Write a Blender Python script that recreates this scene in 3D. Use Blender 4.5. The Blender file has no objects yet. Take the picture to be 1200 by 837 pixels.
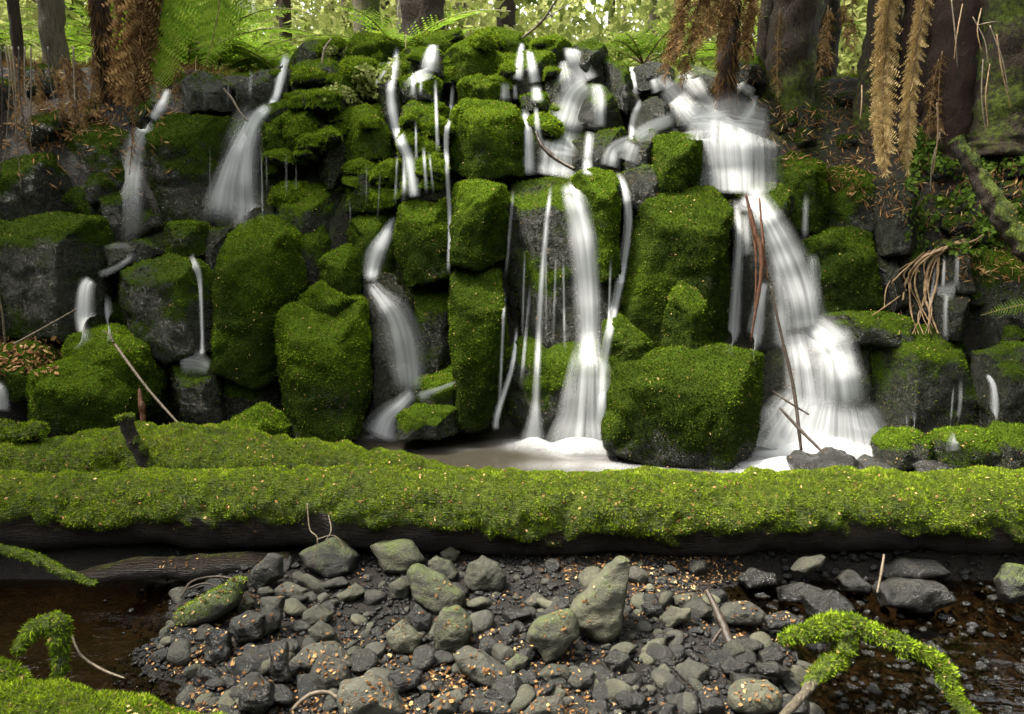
import bpy, bmesh, math, random
import numpy as np
from mathutils import Vector, Matrix
from mathutils.bvhtree import BVHTree

random.seed(7)
RNG = np.random.default_rng(7)
SC = bpy.context.scene
COL = SC.collection

# ------------------------------------------------------------------ camera, sky, sun, exposure
CAM_Z, PITCH, FPX = 1.70, math.radians(11.4), 933.0
cam_d = bpy.data.cameras.new('camera')
cam = bpy.data.objects.new('camera', cam_d); COL.objects.link(cam)
cam.location = (0, 0, CAM_Z)
cam.rotation_euler = (math.pi / 2 - PITCH, 0, 0)
cam_d.sensor_width = 36.0
cam_d.lens = FPX / 1200 * 36
cam_d.clip_start = 0.05
cam_d.clip_end = 500
cam_d.dof.use_dof = True
cam_d.dof.focus_distance = 4.0
cam_d.dof.aperture_fstop = 5.6
SC.camera = cam

SUN_EL, SUN_AZ = math.radians(66), math.radians(272)     # azimuth clockwise from +Y (north)
w = bpy.data.worlds.new('World'); SC.world = w; w.use_nodes = True
nt = w.node_tree; nt.nodes.clear()
sky = nt.nodes.new('ShaderNodeTexSky'); sky.sky_type = 'NISHITA'; sky.sun_disc = False
sky.sun_elevation = SUN_EL; sky.sun_rotation = SUN_AZ
sky.air_density = 1.0; sky.dust_density = 4.0; sky.ozone_density = 0.6
hs = nt.nodes.new('ShaderNodeHueSaturation'); hs.inputs['Saturation'].default_value = 0.14
bg = nt.nodes.new('ShaderNodeBackground'); bg.inputs['Strength'].default_value = 0.10
wo = nt.nodes.new('ShaderNodeOutputWorld')
nt.links.new(sky.outputs[0], hs.inputs['Color']); nt.links.new(hs.outputs[0], bg.inputs['Color'])
nt.links.new(bg.outputs[0], wo.inputs['Surface'])
sun_d = bpy.data.lights.new('sun', 'SUN'); sun_d.energy = 1.5; sun_d.angle = math.radians(10)
sun_d.color = (1.0, 0.94, 0.82)
sun = bpy.data.objects.new('sun', sun_d); COL.objects.link(sun)
sdir = Vector((math.sin(SUN_AZ) * math.cos(SUN_EL), math.cos(SUN_AZ) * math.cos(SUN_EL), math.sin(SUN_EL)))
sun.rotation_euler = sdir.to_track_quat('Z', 'Y').to_euler()
sun.location = sdir * 30
SC.view_settings.view_transform = 'Standard'
SC.view_settings.look = 'None'
SC.view_settings.gamma = 1.0
SC.view_settings.exposure = 3.0
SC.cycles.max_bounces = 6
SC.cycles.diffuse_bounces = 3
SC.cycles.glossy_bounces = 3
SC.cycles.transmission_bounces = 4
SC.cycles.transparent_max_bounces = 24
SC.cycles.caustics_reflective = False
SC.cycles.caustics_refractive = False

# ------------------------------------------------------------------ picture-to-place helpers
CAM = np.array([0.0, 0.0, CAM_Z])
RV = np.array([1.0, 0, 0]); FV = np.array([0, math.cos(PITCH), -math.sin(PITCH)]); UV = np.array([0, math.sin(PITCH), math.cos(PITCH)])
def ray(px, py):
    return FV + RV * (px - 600) / FPX + UV * (418.5 - py) / FPX
def P(px, py, Y):                       # the point on that line of sight that stands at depth Y
    d = ray(px, py); return CAM + d * (Y / d[1])
def G(px, py, z=0.0):                   # the point on the level z
    d = ray(px, py); return CAM + d * ((z - CAM_Z) / d[2])

# ------------------------------------------------------------------ noise
def _h(ix, iy, iz, s):
    h = (ix * 374761393 + iy * 668265263 + iz * 2147483647 + s * 974711) & 0xFFFFFFFF
    h = ((h ^ (h >> 13)) * 1274126177) & 0xFFFFFFFF
    h = h ^ (h >> 16)
    return (h & 0xFFFFFF) / float(0xFFFFFF)
def vnoise(p, s=0):
    p = np.asarray(p, float); f = np.floor(p); i = f.astype(np.int64); t = p - f
    t = t * t * (3 - 2 * t)
    x, y, z = i[:, 0], i[:, 1], i[:, 2]
    def L(a, b, u): return a + (b - a) * u
    c = [[[_h(x + a, y + b, z + d, s) for d in (0, 1)] for b in (0, 1)] for a in (0, 1)]
    zx = [[L(c[a][b][0], c[a][b][1], t[:, 2]) for b in (0, 1)] for a in (0, 1)]
    yx = [L(zx[a][0], zx[a][1], t[:, 1]) for a in (0, 1)]
    return L(yx[0], yx[1], t[:, 0]) * 2 - 1
def fbm(p, octv=4, s=0, gain=0.5):
    p = np.asarray(p, float); r = np.zeros(len(p)); a = 1.0; tot = 0
    for k in range(octv):
        r += a * vnoise(p * (2.03 ** k) + 17.3 * k, s + k); tot += a; a *= gain
    return r / tot
def sstep(a, b, x):
    t = np.clip((x - a) / (b - a), 0, 1); return t * t * (3 - 2 * t)

# ------------------------------------------------------------------ mesh helpers
def make_mesh(name, V, F, mat=None, attrs=None, smooth=True):
    V = np.asarray(V, np.float32); me = bpy.data.meshes.new(name)
    if isinstance(F, np.ndarray):
        n, k = F.shape
        me.vertices.add(len(V)); me.vertices.foreach_set('co', V.ravel())
        me.loops.add(n * k); me.loops.foreach_set('vertex_index', F.astype(np.int32).ravel())
        me.polygons.add(n); me.polygons.foreach_set('loop_start', np.arange(0, n * k, k, dtype=np.int32))
        me.update(calc_edges=True)
    else:
        me.from_pydata([tuple(v) for v in V], [], F); me.update()
    if smooth is not None:
        me.polygons.foreach_set('use_smooth', np.full(len(me.polygons), bool(smooth)))
    for k, v in (attrs or {}).items():
        a = me.attributes.new(k, 'FLOAT', 'POINT'); a.data.foreach_set('value', np.asarray(v, np.float32))
    if mat: me.materials.append(mat)
    return me
def link(name, me, parent=None, kind=None):
    o = bpy.data.objects.new(name, me); COL.objects.link(o)
    if parent: o.parent = parent
    if kind: o['kind'] = kind
    return o
def tag(o, label, cat, group=None):
    o['label'] = label; o['category'] = cat
    if group: o['group'] = group
    return o
def thing(name, label, cat, loc=(0, 0, 0), group=None):
    o = bpy.data.objects.new(name, None); COL.objects.link(o); o.location = loc
    o.empty_display_size = 0.1
    return tag(o, label, cat, group)
def dup(root, loc=None, rotz=None, scale=None, label=None):
    r = root.copy(); COL.objects.link(r)
    if loc is not None: r.location = loc
    if rotz is not None: r.rotation_euler = (r.rotation_euler[0], r.rotation_euler[1], rotz)
    if scale is not None: r.scale = (scale,) * 3
    if label: r['label'] = label
    for ch in root.children:
        c = ch.copy(); COL.objects.link(c); c.parent = r
        for g in ch.children:
            d = g.copy(); COL.objects.link(d); d.parent = c
    return r
def join(parts):
    Vs, Fs, n = [], [], 0
    for V, F in parts:
        Vs.append(V); Fs.append(F + n); n += len(V)
    return np.concatenate(Vs), np.concatenate(Fs)
def vnormals(V, F):
    n = np.cross(V[F[:, 1]] - V[F[:, 0]], V[F[:, 2]] - V[F[:, 0]])
    N = np.zeros_like(V)
    for k in range(F.shape[1]): np.add.at(N, F[:, k], n)
    return N / (np.linalg.norm(N, axis=1, keepdims=True) + 1e-12)
def tris(F):
    return F if F.shape[1] == 3 else np.concatenate([F[:, [0, 1, 2]], F[:, [0, 2, 3]]])
def spline(pts, n):
    p = np.asarray(pts, float); m = len(p)
    if m == 2: return p[0] + (p[1] - p[0]) * np.linspace(0, 1, n)[:, None]
    q = np.vstack([2 * p[0] - p[1], p, 2 * p[-1] - p[-2]])
    u = np.linspace(0, m - 1 - 1e-9, n); i = u.astype(int); t = (u - i)[:, None]
    a, b, c, d = q[i], q[i + 1], q[i + 2], q[i + 3]
    return 0.5 * (2 * b + (c - a) * t + (2 * a - 5 * b + 4 * c - d) * t * t + (3 * b - a - 3 * c + d) * t ** 3)
def tube(pts, rad, seg=10, n=None, rough=0.0, fr=8.0, seed=0, cap=True):
    pts = np.asarray(pts, float); rad = np.asarray(rad, float)
    if n:
        rr = np.interp(np.linspace(0, 1, n), np.linspace(0, 1, len(rad)), rad); pts = spline(pts, n); rad = rr
    m = len(pts); T = np.gradient(pts, axis=0); T /= np.linalg.norm(T, axis=1, keepdims=True) + 1e-9
    up = np.array([0, 0, 1.0]) if abs(T[:, 2]).mean() < 0.8 else np.array([0, 1.0, 0])
    A = np.cross(T, up); A /= np.linalg.norm(A, axis=1, keepdims=True) + 1e-9; B = np.cross(A, T)
    th = np.linspace(0, 2 * math.pi, seg, endpoint=False)
    D = A[:, None, :] * np.cos(th)[None, :, None] + B[:, None, :] * np.sin(th)[None, :, None]
    V = (pts[:, None, :] + D * rad[:, None, None]).reshape(-1, 3)
    if rough:
        V = V + (D.reshape(-1, 3)) * (fbm(V * fr, 3, seed) * rough * np.repeat(rad, seg))[:, None]
    i = np.arange(m - 1)[:, None] * seg; j = np.arange(seg)[None, :]; k = (j + 1) % seg
    F = np.stack([i + j, i + k, i + seg + k, i + seg + j], -1).reshape(-1, 4)
    F = F[:, ::-1]
    if cap:
        c0, c1 = len(V), len(V) + 1
        V = np.vstack([V, pts[0], pts[-1]])
        jj = np.arange(seg); kk = (jj + 1) % seg; b = (m - 1) * seg
        F = np.vstack([F, np.stack([np.full(seg, c0), jj, kk, kk], -1), np.stack([np.full(seg, c1), b + kk, b + jj, b + jj], -1)])
        F = np.concatenate([F[:(m - 1) * seg][:, [0, 1, 2]], F[:(m - 1) * seg][:, [0, 2, 3]], F[(m - 1) * seg:][:, [0, 1, 2]]])
    return V, (F if cap else F)

def blades(V, F, wgt, density, length, width, k=1, tilt=0.7, droop=0.0, tone=None, seed=0, litter=0.0, up=0.0, cap=400000):
    """moss shoots: little pointed blades standing on a surface; returns V, F, tint, tone"""
    rng = np.random.default_rng(seed); F = tris(np.asarray(F)); V = np.asarray(V, float)
    e = np.cross(V[F[:, 1]] - V[F[:, 0]], V[F[:, 2]] - V[F[:, 0]]); L = np.linalg.norm(e, axis=1) + 1e-12
    fn = e / L[:, None]; wa = 0.5 * L * np.clip(wgt[F].mean(1), 0, None)
    N = min(int(density * wa.sum()), cap)
    if N < 3: N = 3
    f = np.searchsorted(np.cumsum(wa) / wa.sum(), rng.random(N)); f = np.clip(f, 0, len(F) - 1)
    r1 = np.sqrt(rng.random(N)); r2 = rng.random(N)
    b0, b1, b2 = 1 - r1, r1 * (1 - r2), r1 * r2
    p = V[F[f, 0]] * b0[:, None] + V[F[f, 1]] * b1[:, None] + V[F[f, 2]] * b2[:, None]
    n = fn[f]
    clump = fbm(p * 28, 2, seed + 3) + .7 * fbm(p * 7, 2, seed + 4)
    p = np.repeat(p, k, 0); n = np.repeat(n, k, 0); clump = np.repeat(clump, k); M = len(p)
    p = p + rng.normal(0, length * 0.25, (M, 3)) * (k > 1)
    d = n + rng.normal(0, tilt, (M, 3)) + np.array([0, 0, up - droop]); d /= np.linalg.norm(d, axis=1, keepdims=True) + 1e-9
    s = np.cross(d, rng.normal(0, 1, (M, 3))); s /= np.linalg.norm(s, axis=1, keepdims=True) + 1e-9
    ln = length * (0.55 + 0.9 * rng.random(M)) * (1 + 0.5 * clump); wd = width * (0.6 + 0.8 * rng.random(M))
    p = p - n * length * 0.15
    tint = np.clip(0.45 + 0.35 * clump + rng.normal(0, 0.16, M), 0, 0.93)
    if litter: tint = np.where(rng.random(M) < litter, 1.0, tint)
    lit = tint > 0.97
    wd = np.where(lit, wd * 1.8, wd); ln = np.where(lit, ln * 0.9, ln)
    a = p - s * wd[:, None]; b = p + s * wd[:, None]; c = p + d * ln[:, None]
    VV = np.stack([a, b, c], 1).reshape(-1, 3); FF = np.arange(M * 3).reshape(-1, 3)
    tn = np.ones(M) if tone is None else np.repeat(tone[F[f]].mean(1), k)
    return VV, FF, np.repeat(tint, 3), np.repeat(tn, 3)

# ------------------------------------------------------------------ materials
class NT:
    def __init__(s, name):
        s.m = bpy.data.materials.new(name); s.m.use_nodes = True; s.t = s.m.node_tree; s.t.nodes.clear()
        s.out = s.t.nodes.new('ShaderNodeOutputMaterial')
    def n(s, typ, **kw):
        nd = s.t.nodes.new(typ)
        for k, v in kw.items():
            if k in nd.inputs.keys(): nd.inputs[k].default_value = v
            else: setattr(nd, k, v)
        return nd
    def l(s, a, b): s.t.links.new(a, b)
    def noise(s, scale, detail=4, rough=0.55, vec=None):
        nd = s.n('ShaderNodeTexNoise'); nd.inputs['Scale'].default_value = scale; nd.inputs['Detail'].default_value = detail
        nd.inputs['Roughness'].default_value = rough
        if vec: s.l(vec, nd.inputs['Vector'])
        return nd.outputs['Fac']
    def ramp(s, fac, stops):
        nd = s.n('ShaderNodeValToRGB'); el = nd.color_ramp.elements
        while len(el) < len(stops): el.new(0.5)
        for e, (p, c) in zip(el, stops):
            e.position = p; e.color = (*c, 1) if len(c) == 3 else c
        s.l(fac, nd.inputs[0]); return nd.outputs[0]
    def math(s, op, a, b=None, clamp=False):
        nd = s.n('ShaderNodeMath'); nd.operation = op; nd.use_clamp = clamp
        for i, x in enumerate((a, b)):
            if x is None: continue
            if isinstance(x, (int, float)): nd.inputs[i].default_value = x
            else: s.l(x, nd.inputs[i])
        return nd.outputs[0]
    def mix(s, f, a, b):
        nd = s.n('ShaderNodeMix'); nd.data_type = 'RGBA'
        for i, x in ((0, f), (6, a), (7, b)):
            if isinstance(x, (int, float)): nd.inputs[i].default_value = x
            elif isinstance(x, tuple): nd.inputs[i].default_value = (*x, 1)
            else: s.l(x, nd.inputs[i])
        return nd.outputs[2]
    def attr(s, name): return s.n('ShaderNodeAttribute', attribute_name=name).outputs['Fac']
    def pos(s): return s.n('ShaderNodeNewGeometry').outputs['Position']
    def obj(s): return s.n('ShaderNodeTexCoord').outputs['Object']
    def bump(s, h, st=0.4, dist=0.01):
        nd = s.n('ShaderNodeBump'); nd.inputs['Strength'].default_value = st; nd.inputs['Distance'].default_value = dist
        s.l(h, nd.inputs['Height']); return nd.outputs[0]
    def bsdf(s, col, rough=0.8, bump=None, spec=0.5):
        b = s.n('ShaderNodeBsdfPrincipled')
        for key, x in (('Base Color', col), ('Roughness', rough), ('Specular IOR Level', spec)):
            if isinstance(x, tuple): b.inputs[key].default_value = (*x, 1)
            elif isinstance(x, (int, float)): b.inputs[key].default_value = x
            else: s.l(x, b.inputs[key])
        if bump: s.l(bump, b.inputs['Normal'])
        return b.outputs[0]
    def done(s, sh): s.l(sh, s.out.inputs['Surface']); return s.m

def mat_rock():                                  # dark basalt, mossy where the 'moss' attribute says so
    t = NT('mossy_rock'); p = t.pos()
    n1, n2, n3 = t.noise(5, 5, 0.6, p), t.noise(38, 4, 0.65, p), t.noise(140, 3, 0.6, p)
    f = t.math('ADD', t.attr('moss'), t.math('MULTIPLY', t.math('SUBTRACT', n2, 0.5), 0.9))
    f = t.math('ADD', f, t.math('MULTIPLY', t.math('SUBTRACT', n1, 0.5), 0.5))
    f = t.math('MULTIPLY', t.math('SUBTRACT', f, 0.38), 5.0, True)
    rc = t.ramp(n2, [(0.3, (0.003, 0.003, 0.002)), (0.5, (0.010, 0.010, 0.007)), (0.64, (0.028, 0.026, 0.019)), (0.82, (0.11, 0.095, 0.065))])
    rc = t.mix(t.math('MULTIPLY', n1, 0.9), rc, (0.010, 0.014, 0.004))
    spk = t.math('MULTIPLY', t.math('SUBTRACT', t.noise(75, 3, 0.7, p), 0.58), 7.0, True); rc = t.mix(t.math('MULTIPLY', spk, 0.8), rc, t.ramp(n2, [(0.4, (0.05, 0.045, 0.018)), (0.65, (0.17, 0.13, 0.07))]))
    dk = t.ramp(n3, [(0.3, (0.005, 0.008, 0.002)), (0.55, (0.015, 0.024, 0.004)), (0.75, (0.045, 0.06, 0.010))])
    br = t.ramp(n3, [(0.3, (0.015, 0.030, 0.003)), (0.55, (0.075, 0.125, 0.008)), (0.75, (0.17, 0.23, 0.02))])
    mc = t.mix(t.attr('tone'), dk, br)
    c = t.mix(f, rc, mc)
    r = t.math('ADD', t.math('MULTIPLY', f, 0.65), 0.22)
    b = t.bump(t.math('ADD', n2, t.math('MULTIPLY', n3, 0.9)), 0.8, 0.025)
    sp = t.math('SUBTRACT', 0.28, t.math('MULTIPLY', f, 0.26))
    return t.done(t.bsdf(c, r, b, sp))
def mat_moss():
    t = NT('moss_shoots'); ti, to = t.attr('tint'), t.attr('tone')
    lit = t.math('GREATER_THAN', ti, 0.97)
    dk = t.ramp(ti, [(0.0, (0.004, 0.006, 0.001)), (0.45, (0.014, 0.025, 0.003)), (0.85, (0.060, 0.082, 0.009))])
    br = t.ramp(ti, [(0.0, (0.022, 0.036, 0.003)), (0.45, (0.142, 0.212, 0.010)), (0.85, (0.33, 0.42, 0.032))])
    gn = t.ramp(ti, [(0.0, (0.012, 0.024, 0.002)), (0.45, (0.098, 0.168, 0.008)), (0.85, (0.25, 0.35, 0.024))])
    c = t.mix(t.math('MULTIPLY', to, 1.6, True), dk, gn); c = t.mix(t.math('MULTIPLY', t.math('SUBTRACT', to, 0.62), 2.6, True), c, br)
    br2 = t.noise(5.5, 4, 0.6, t.pos()); bf = t.math('MULTIPLY', t.math('SUBTRACT', br2, 0.60), 5.0, True)
    c = t.mix(t.math('MULTIPLY', bf, 0.75), c, t.mix(ti, (0.035, 0.026, 0.008), (0.17, 0.12, 0.035))); c = t.mix(lit, c, (0.34, 0.24, 0.10))
    d = t.n('ShaderNodeBsdfDiffuse'); tr = t.n('ShaderNodeBsdfTranslucent'); t.l(c, d.inputs[0]); t.l(c, tr.inputs[0])
    mx = t.n('ShaderNodeMixShader'); mx.inputs[0].default_value = 0.3; t.l(d.outputs[0], mx.inputs[1]); t.l(tr.outputs[0], mx.inputs[2])
    return t.done(mx.outputs[0])
def mat_leaf(name, stops, trans=0.4, gloss=0.0, rnd='tint'):
    t = NT(name); c = t.ramp(t.attr(rnd), stops)
    d = t.n('ShaderNodeBsdfDiffuse'); tr = t.n('ShaderNodeBsdfTranslucent'); t.l(c, d.inputs[0]); t.l(c, tr.inputs[0])
    mx = t.n('ShaderNodeMixShader'); mx.inputs[0].default_value = trans; t.l(d.outputs[0], mx.inputs[1]); t.l(tr.outputs[0], mx.inputs[2])
    return t.done(mx.outputs[0])
def mat_stone(name, ca, cb, cc, rough):
    t = NT(name); p = t.pos()
    n1, n2, n3 = t.noise(9, 5, 0.6, p), t.noise(60, 5, 0.7, p), t.noise(260, 2, 0.5, p)
    c = t.ramp(n1, [(0.3, ca), (0.5, cb), (0.72, cc)])
    c = t.mix(t.math('MULTIPLY', t.math('SUBTRACT', n2, 0.35), 1.3, True), t.mix(0.5, c, (0.012, 0.012, 0.011)), c)
    f = t.math('ADD', t.attr('moss'), t.math('MULTIPLY', t.math('SUBTRACT', n2, 0.5), 1.1))
    f = t.math('MULTIPLY', t.math('SUBTRACT', f, 0.45), 3.5, True)
    c = t.mix(t.math('MULTIPLY', f, 0.85), c, t.ramp(n3, [(0.35, (0.025, 0.035, 0.006)), (0.7, (0.10, 0.13, 0.02))]))
    rv = t.n('ShaderNodeObjectInfo').outputs['Random']; hv = t.n('ShaderNodeHueSaturation'); t.l(c, hv.inputs['Color']); t.l(t.math('ADD', t.math('MULTIPLY', rv, 0.95), 0.5), hv.inputs['Value']); c = hv.outputs[0]
    c = t.mix(t.attr('wet'), c, t.mix(0.62, c, (0.006, 0.006, 0.005)))
    r = t.math('SUBTRACT', t.math('ADD', rough, t.math('MULTIPLY', n2, 0.25)), t.math('MULTIPLY', t.attr('wet'), 0.42))
    b = t.bump(t.math('ADD', n2, t.math('MULTIPLY', n3, 0.5)), 0.75, 0.016)
    c = t.mix(t.math('MULTIPLY', t.math('SUBTRACT', t.noise(95, 3, 0.6, p), 0.60), 6.0, True), c, t.mix(0.5, c, (0.22, 0.20, 0.14)))
    return t.done(t.bsdf(c, r, b, 0.5))
def mat_bark(name, ca, cb, scale=(3, 3, 30), rough=0.7):
    t = NT(name); mp = t.n('ShaderNodeMapping'); mp.inputs['Scale'].default_value = scale; t.l(t.obj(), mp.inputs[0])
    n1 = t.noise(6, 6, 0.65, mp.outputs[0]); n2 = t.noise(30, 4, 0.6, t.obj())
    c = t.ramp(n1, [(0.3, ca), (0.7, cb)])
    c = t.mix(t.math('MULTIPLY', n2, 0.5), c, t.mix(0.5, c, (0.008, 0.006, 0.004)))
    f = t.math('MULTIPLY', t.math('SUBTRACT', t.math('ADD', t.attr('moss'), t.math('MULTIPLY', n2, 0.6)), 0.62), 5, True)
    c = t.mix(f, c, t.ramp(n2, [(0.35, (0.03, 0.045, 0.005)), (0.7, (0.13, 0.17, 0.015))]))
    return t.done(t.bsdf(c, rough, t.bump(t.math('ADD', n1, t.math('MULTIPLY', n2, 0.5)), 1.0, 0.04), 0.3))
def mat_plain(name, stops, scale, rough, spec=0.3):
    t = NT(name); n1 = t.noise(scale, 5, 0.65, t.pos())
    return t.done(t.bsdf(t.ramp(n1, stops), rough, t.bump(n1, 0.5, 0.01), spec))
def mat_ground():
    t = NT('creek_ground'); p = t.pos(); n1, n2, n3 = t.noise(2.2, 5, 0.6, p), t.noise(30, 5, 0.7, p), t.noise(120, 3, 0.6, p)
    c = t.ramp(n2, [(0.3, (0.005, 0.004, 0.003)), (0.55, (0.015, 0.012, 0.007)), (0.78, (0.05, 0.036, 0.021))])
    g = t.ramp(n3, [(0.3, (0.012, 0.02, 0.004)), (0.7, (0.07, 0.10, 0.012))])
    f = t.math('MULTIPLY', t.math('SUBTRACT', t.math('ADD', t.attr('moss'), t.math('MULTIPLY', t.math('SUBTRACT', n1, 0.5), 1.2)), 0.45), 4, True)
    c = t.mix(f, c, g)
    c = t.mix(t.attr('silt'), c, t.ramp(n2, [(0.3, (0.010, 0.007, 0.004)), (0.52, (0.030, 0.020, 0.011)), (0.75, (0.11, 0.075, 0.040))]))
    c = t.mix(t.attr('bed'), c, t.mix(0.55, c, (0.004, 0.003, 0.002)))
    return t.done(t.bsdf(c, t.math('ADD', t.math('MULTIPLY', f, 0.4), 0.5), t.bump(t.math('ADD', n2, t.math('MULTIPLY', n3, .5)), 0.8, 0.03), 0.4))
def mat_silk():                                   # aerated falling water: white, streaked along its flow, see-through where thin
    t = NT('falling_water')
    cx = t.n('ShaderNodeCombineXYZ'); t.l(t.math('MULTIPLY', t.attr('wu'), 30.0), cx.inputs[0]); t.l(t.math('MULTIPLY', t.attr('wv'), 1.1), cx.inputs[1]); t.l(t.attr('ws'), cx.inputs[2])
    n1 = t.noise(1.0, 2, 0.5, cx.outputs[0])
    k = t.math('ADD', t.math('MULTIPLY', t.math('SUBTRACT', n1, 0.48), 1.7), 0.68, True)
    a = t.attr('wa'); solid = t.math('MULTIPLY', t.math('SUBTRACT', a, 0.72), 2.5, True)
    k = t.math('MAXIMUM', k, solid)
    k = t.math('MAXIMUM', k, solid)
    f = t.math('MULTIPLY', a, k, True)
    d = t.n('ShaderNodeBsdfDiffuse'); d.inputs[0].default_value = (0.93, 0.94, 0.94, 1)
    tr = t.n('ShaderNodeBsdfTranslucent'); tr.inputs[0].default_value = (0.86, 0.88, 0.88, 1)
    m1 = t.n('ShaderNodeMixShader'); m1.inputs[0].default_value = 0.35; t.l(d.outputs[0], m1.inputs[1]); t.l(tr.outputs[0], m1.inputs[2])
    tp = t.n('ShaderNodeBsdfTransparent'); m2 = t.n('ShaderNodeMixShader')
    t.l(f, m2.inputs[0]); t.l(tp.outputs[0], m2.inputs[1]); t.l(m1.outputs[0], m2.inputs[2])
    return t.done(m2.outputs[0])
def mat_water(name, tintc, rough, bumpscale, bst, stretch=(1, 1, 1), haze=None):
    t = NT(name); mp = t.n('ShaderNodeMapping'); mp.inputs['Scale'].default_value = stretch; t.l(t.pos(), mp.inputs[0])
    b = t.bump(t.noise(bumpscale, 3, 0.5, mp.outputs[0]), bst, 0.02)
    tp = t.n('ShaderNodeBsdfTransparent'); tp.inputs[0].default_value = (*tintc, 1)
    under = tp.outputs[0]
    if haze:
        df = t.n('ShaderNodeBsdfDiffuse'); df.inputs[0].default_value = (*haze[0], 1)
        m0 = t.n('ShaderNodeMixShader'); m0.inputs[0].default_value = haze[1]; t.l(under, m0.inputs[1]); t.l(df.outputs[0], m0.inputs[2]); under = m0.outputs[0]
    g = t.n('ShaderNodeBsdfGlossy'); g.inputs['Roughness'].default_value = rough; g.inputs[0].default_value = (0.9, 0.9, 0.9, 1); t.l(b, g.inputs['Normal'])
    fr = t.n('ShaderNodeFresnel'); fr.inputs['IOR'].default_value = 1.33; t.l(b, fr.inputs['Normal'])
    m = t.n('ShaderNodeMixShader'); t.l(fr.outputs[0], m.inputs[0]); t.l(under, m.inputs[1]); t.l(g.outputs[0], m.inputs[2])
    return t.done(m.outputs[0])

M = dict(
    rock=mat_rock(), moss=mat_moss(), ground=mat_ground(), silk=mat_silk(),
    stone_grey=mat_stone('river_stone', (0.022, 0.021, 0.013), (0.046, 0.044, 0.028), (0.10, 0.094, 0.060), 0.5),
    stone_dark=mat_stone('dark_river_stone', (0.006, 0.0055, 0.0035), (0.014, 0.013, 0.008), (0.038, 0.033, 0.021), 0.36),
    gravel=mat_stone('fine_gravel', (0.003, 0.003, 0.002), (0.008, 0.007, 0.005), (0.026, 0.022, 0.014), 0.36),
    stone_olive=mat_stone('olive_river_stone', (0.032, 0.032, 0.016), (0.066, 0.065, 0.034), (0.12, 0.115, 0.064), 0.55),
    bark=mat_bark('wet_log_bark', (0.010, 0.007, 0.005), (0.055, 0.038, 0.024), (1.5, 30, 30), 0.45),
    trunk=mat_bark('tree_bark', (0.010, 0.007, 0.004), (0.075, 0.052, 0.030), (16, 16, 1.3)),  # bark colour lowered to stand in for shade on the trunks
    fibre=mat_bark('fern_trunk_fibre', (0.012, 0.006, 0.004), (0.085, 0.042, 0.022), (40, 40, 2.0)),
    pale=mat_bark('pale_tree_bark', (0.09, 0.075, 0.05), (0.25, 0.21, 0.14), (14, 14, 1.5)),
    twig=mat_plain('twig_wood', [(0.3, (0.06, 0.045, 0.03)), (0.7, (0.19, 0.15, 0.10))], 60, 0.6),
    darktwig=mat_plain('wet_twig', [(0.3, (0.012, 0.009, 0.006)), (0.7, (0.06, 0.042, 0.028))], 60, 0.4),
    root=mat_plain('root_wood', [(0.3, (0.10, 0.06, 0.03)), (0.7, (0.27, 0.18, 0.09))], 50, 0.5),
    rustbark=mat_plain('rust_bark', [(0.3, (0.035, 0.014, 0.007)), (0.7, (0.15, 0.065, 0.032))], 40, 0.6),
    fern=mat_leaf('green_fern', [(0, (0.09, 0.17, 0.015)), (0.5, (0.20, 0.33, 0.03)), (1, (0.34, 0.44, 0.06))], 0.45),
    deadfern=mat_leaf('brown_dead_fern', [(0, (0.045, 0.024, 0.010)), (0.5, (0.17, 0.10, 0.04)), (1, (0.36, 0.24, 0.11))], 0.3),
    goldfern=mat_leaf('golden_dead_fern', [(0, (0.13, 0.08, 0.03)), (0.5, (0.38, 0.27, 0.11)), (1, (0.62, 0.48, 0.24))], 0.3),
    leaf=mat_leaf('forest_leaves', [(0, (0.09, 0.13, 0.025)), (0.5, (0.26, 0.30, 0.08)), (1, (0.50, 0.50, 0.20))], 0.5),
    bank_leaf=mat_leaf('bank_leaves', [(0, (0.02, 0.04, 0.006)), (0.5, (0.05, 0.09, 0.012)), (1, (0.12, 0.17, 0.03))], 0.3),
    litter=mat_leaf('fallen_leaflets', [(0, (0.03, 0.016, 0.009)), (0.4, (0.13, 0.065, 0.028)), (0.75, (0.30, 0.17, 0.07)), (1, (0.55, 0.40, 0.19))], 0.15),
    pool=mat_water('pool_surface', (0.40, 0.33, 0.22), 0.16, 5.0, 0.10, haze=((0.075, 0.066, 0.047), 0.55)),
    creek=mat_water('creek_surface', (0.48, 0.39, 0.26), 0.06, 8.0, 0.45, (1, 1.6, 1)),
)

# ------------------------------------------------------------------ the terrain: creek bed, cliff behind the boulders, forest floor
PROF = np.array([(-14, .8), (-5, .25), (-1, .05), (2, 0), (3.3, 0), (3.62, .06), (3.95, -.02), (4.7, -.05), (5.0, 0.02), (5.2, .25), (5.34, .75),
                 (5.54, 1.3), (5.80, 1.85), (6.08, 2.3), (6.42, 2.62), (7.2, 2.72), (9, 2.85), (14, 3.3), (24, 4.4), (45, 8), (80, 14)])
def bank(x):
    return 0.12 * sstep(1.6, 2.2, x) - 0.30 * sstep(2.2, 3.8, x) - 0.6 * sstep(3.6, 6, x) - 0.25 * sstep(-2.5, -3.4, x) - 0.6 * sstep(-3.2, -6, x)
def bar(x, y):
    q = np.stack([np.ravel(x) * 1.0, np.ravel(y) * 1.0, np.zeros(np.size(x))], -1)
    w = (0.35 * fbm(q * 2.1, 3, 91)).reshape(np.shape(x)) if np.ndim(x) else 0.35 * fbm(q * 2.1, 3, 91)[0]
    a = sstep(-1.75, -0.95, x + w + 0.25 * (y - 3)) * (1 - sstep(0.65, 1.35, x + w - 0.15 * (y - 3)))
    return a
_bx, _by = np.linspace(-4, 4, 161), np.linspace(1, 5, 81)
_BG = bar(*np.meshgrid(_bx, _by))
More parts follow.
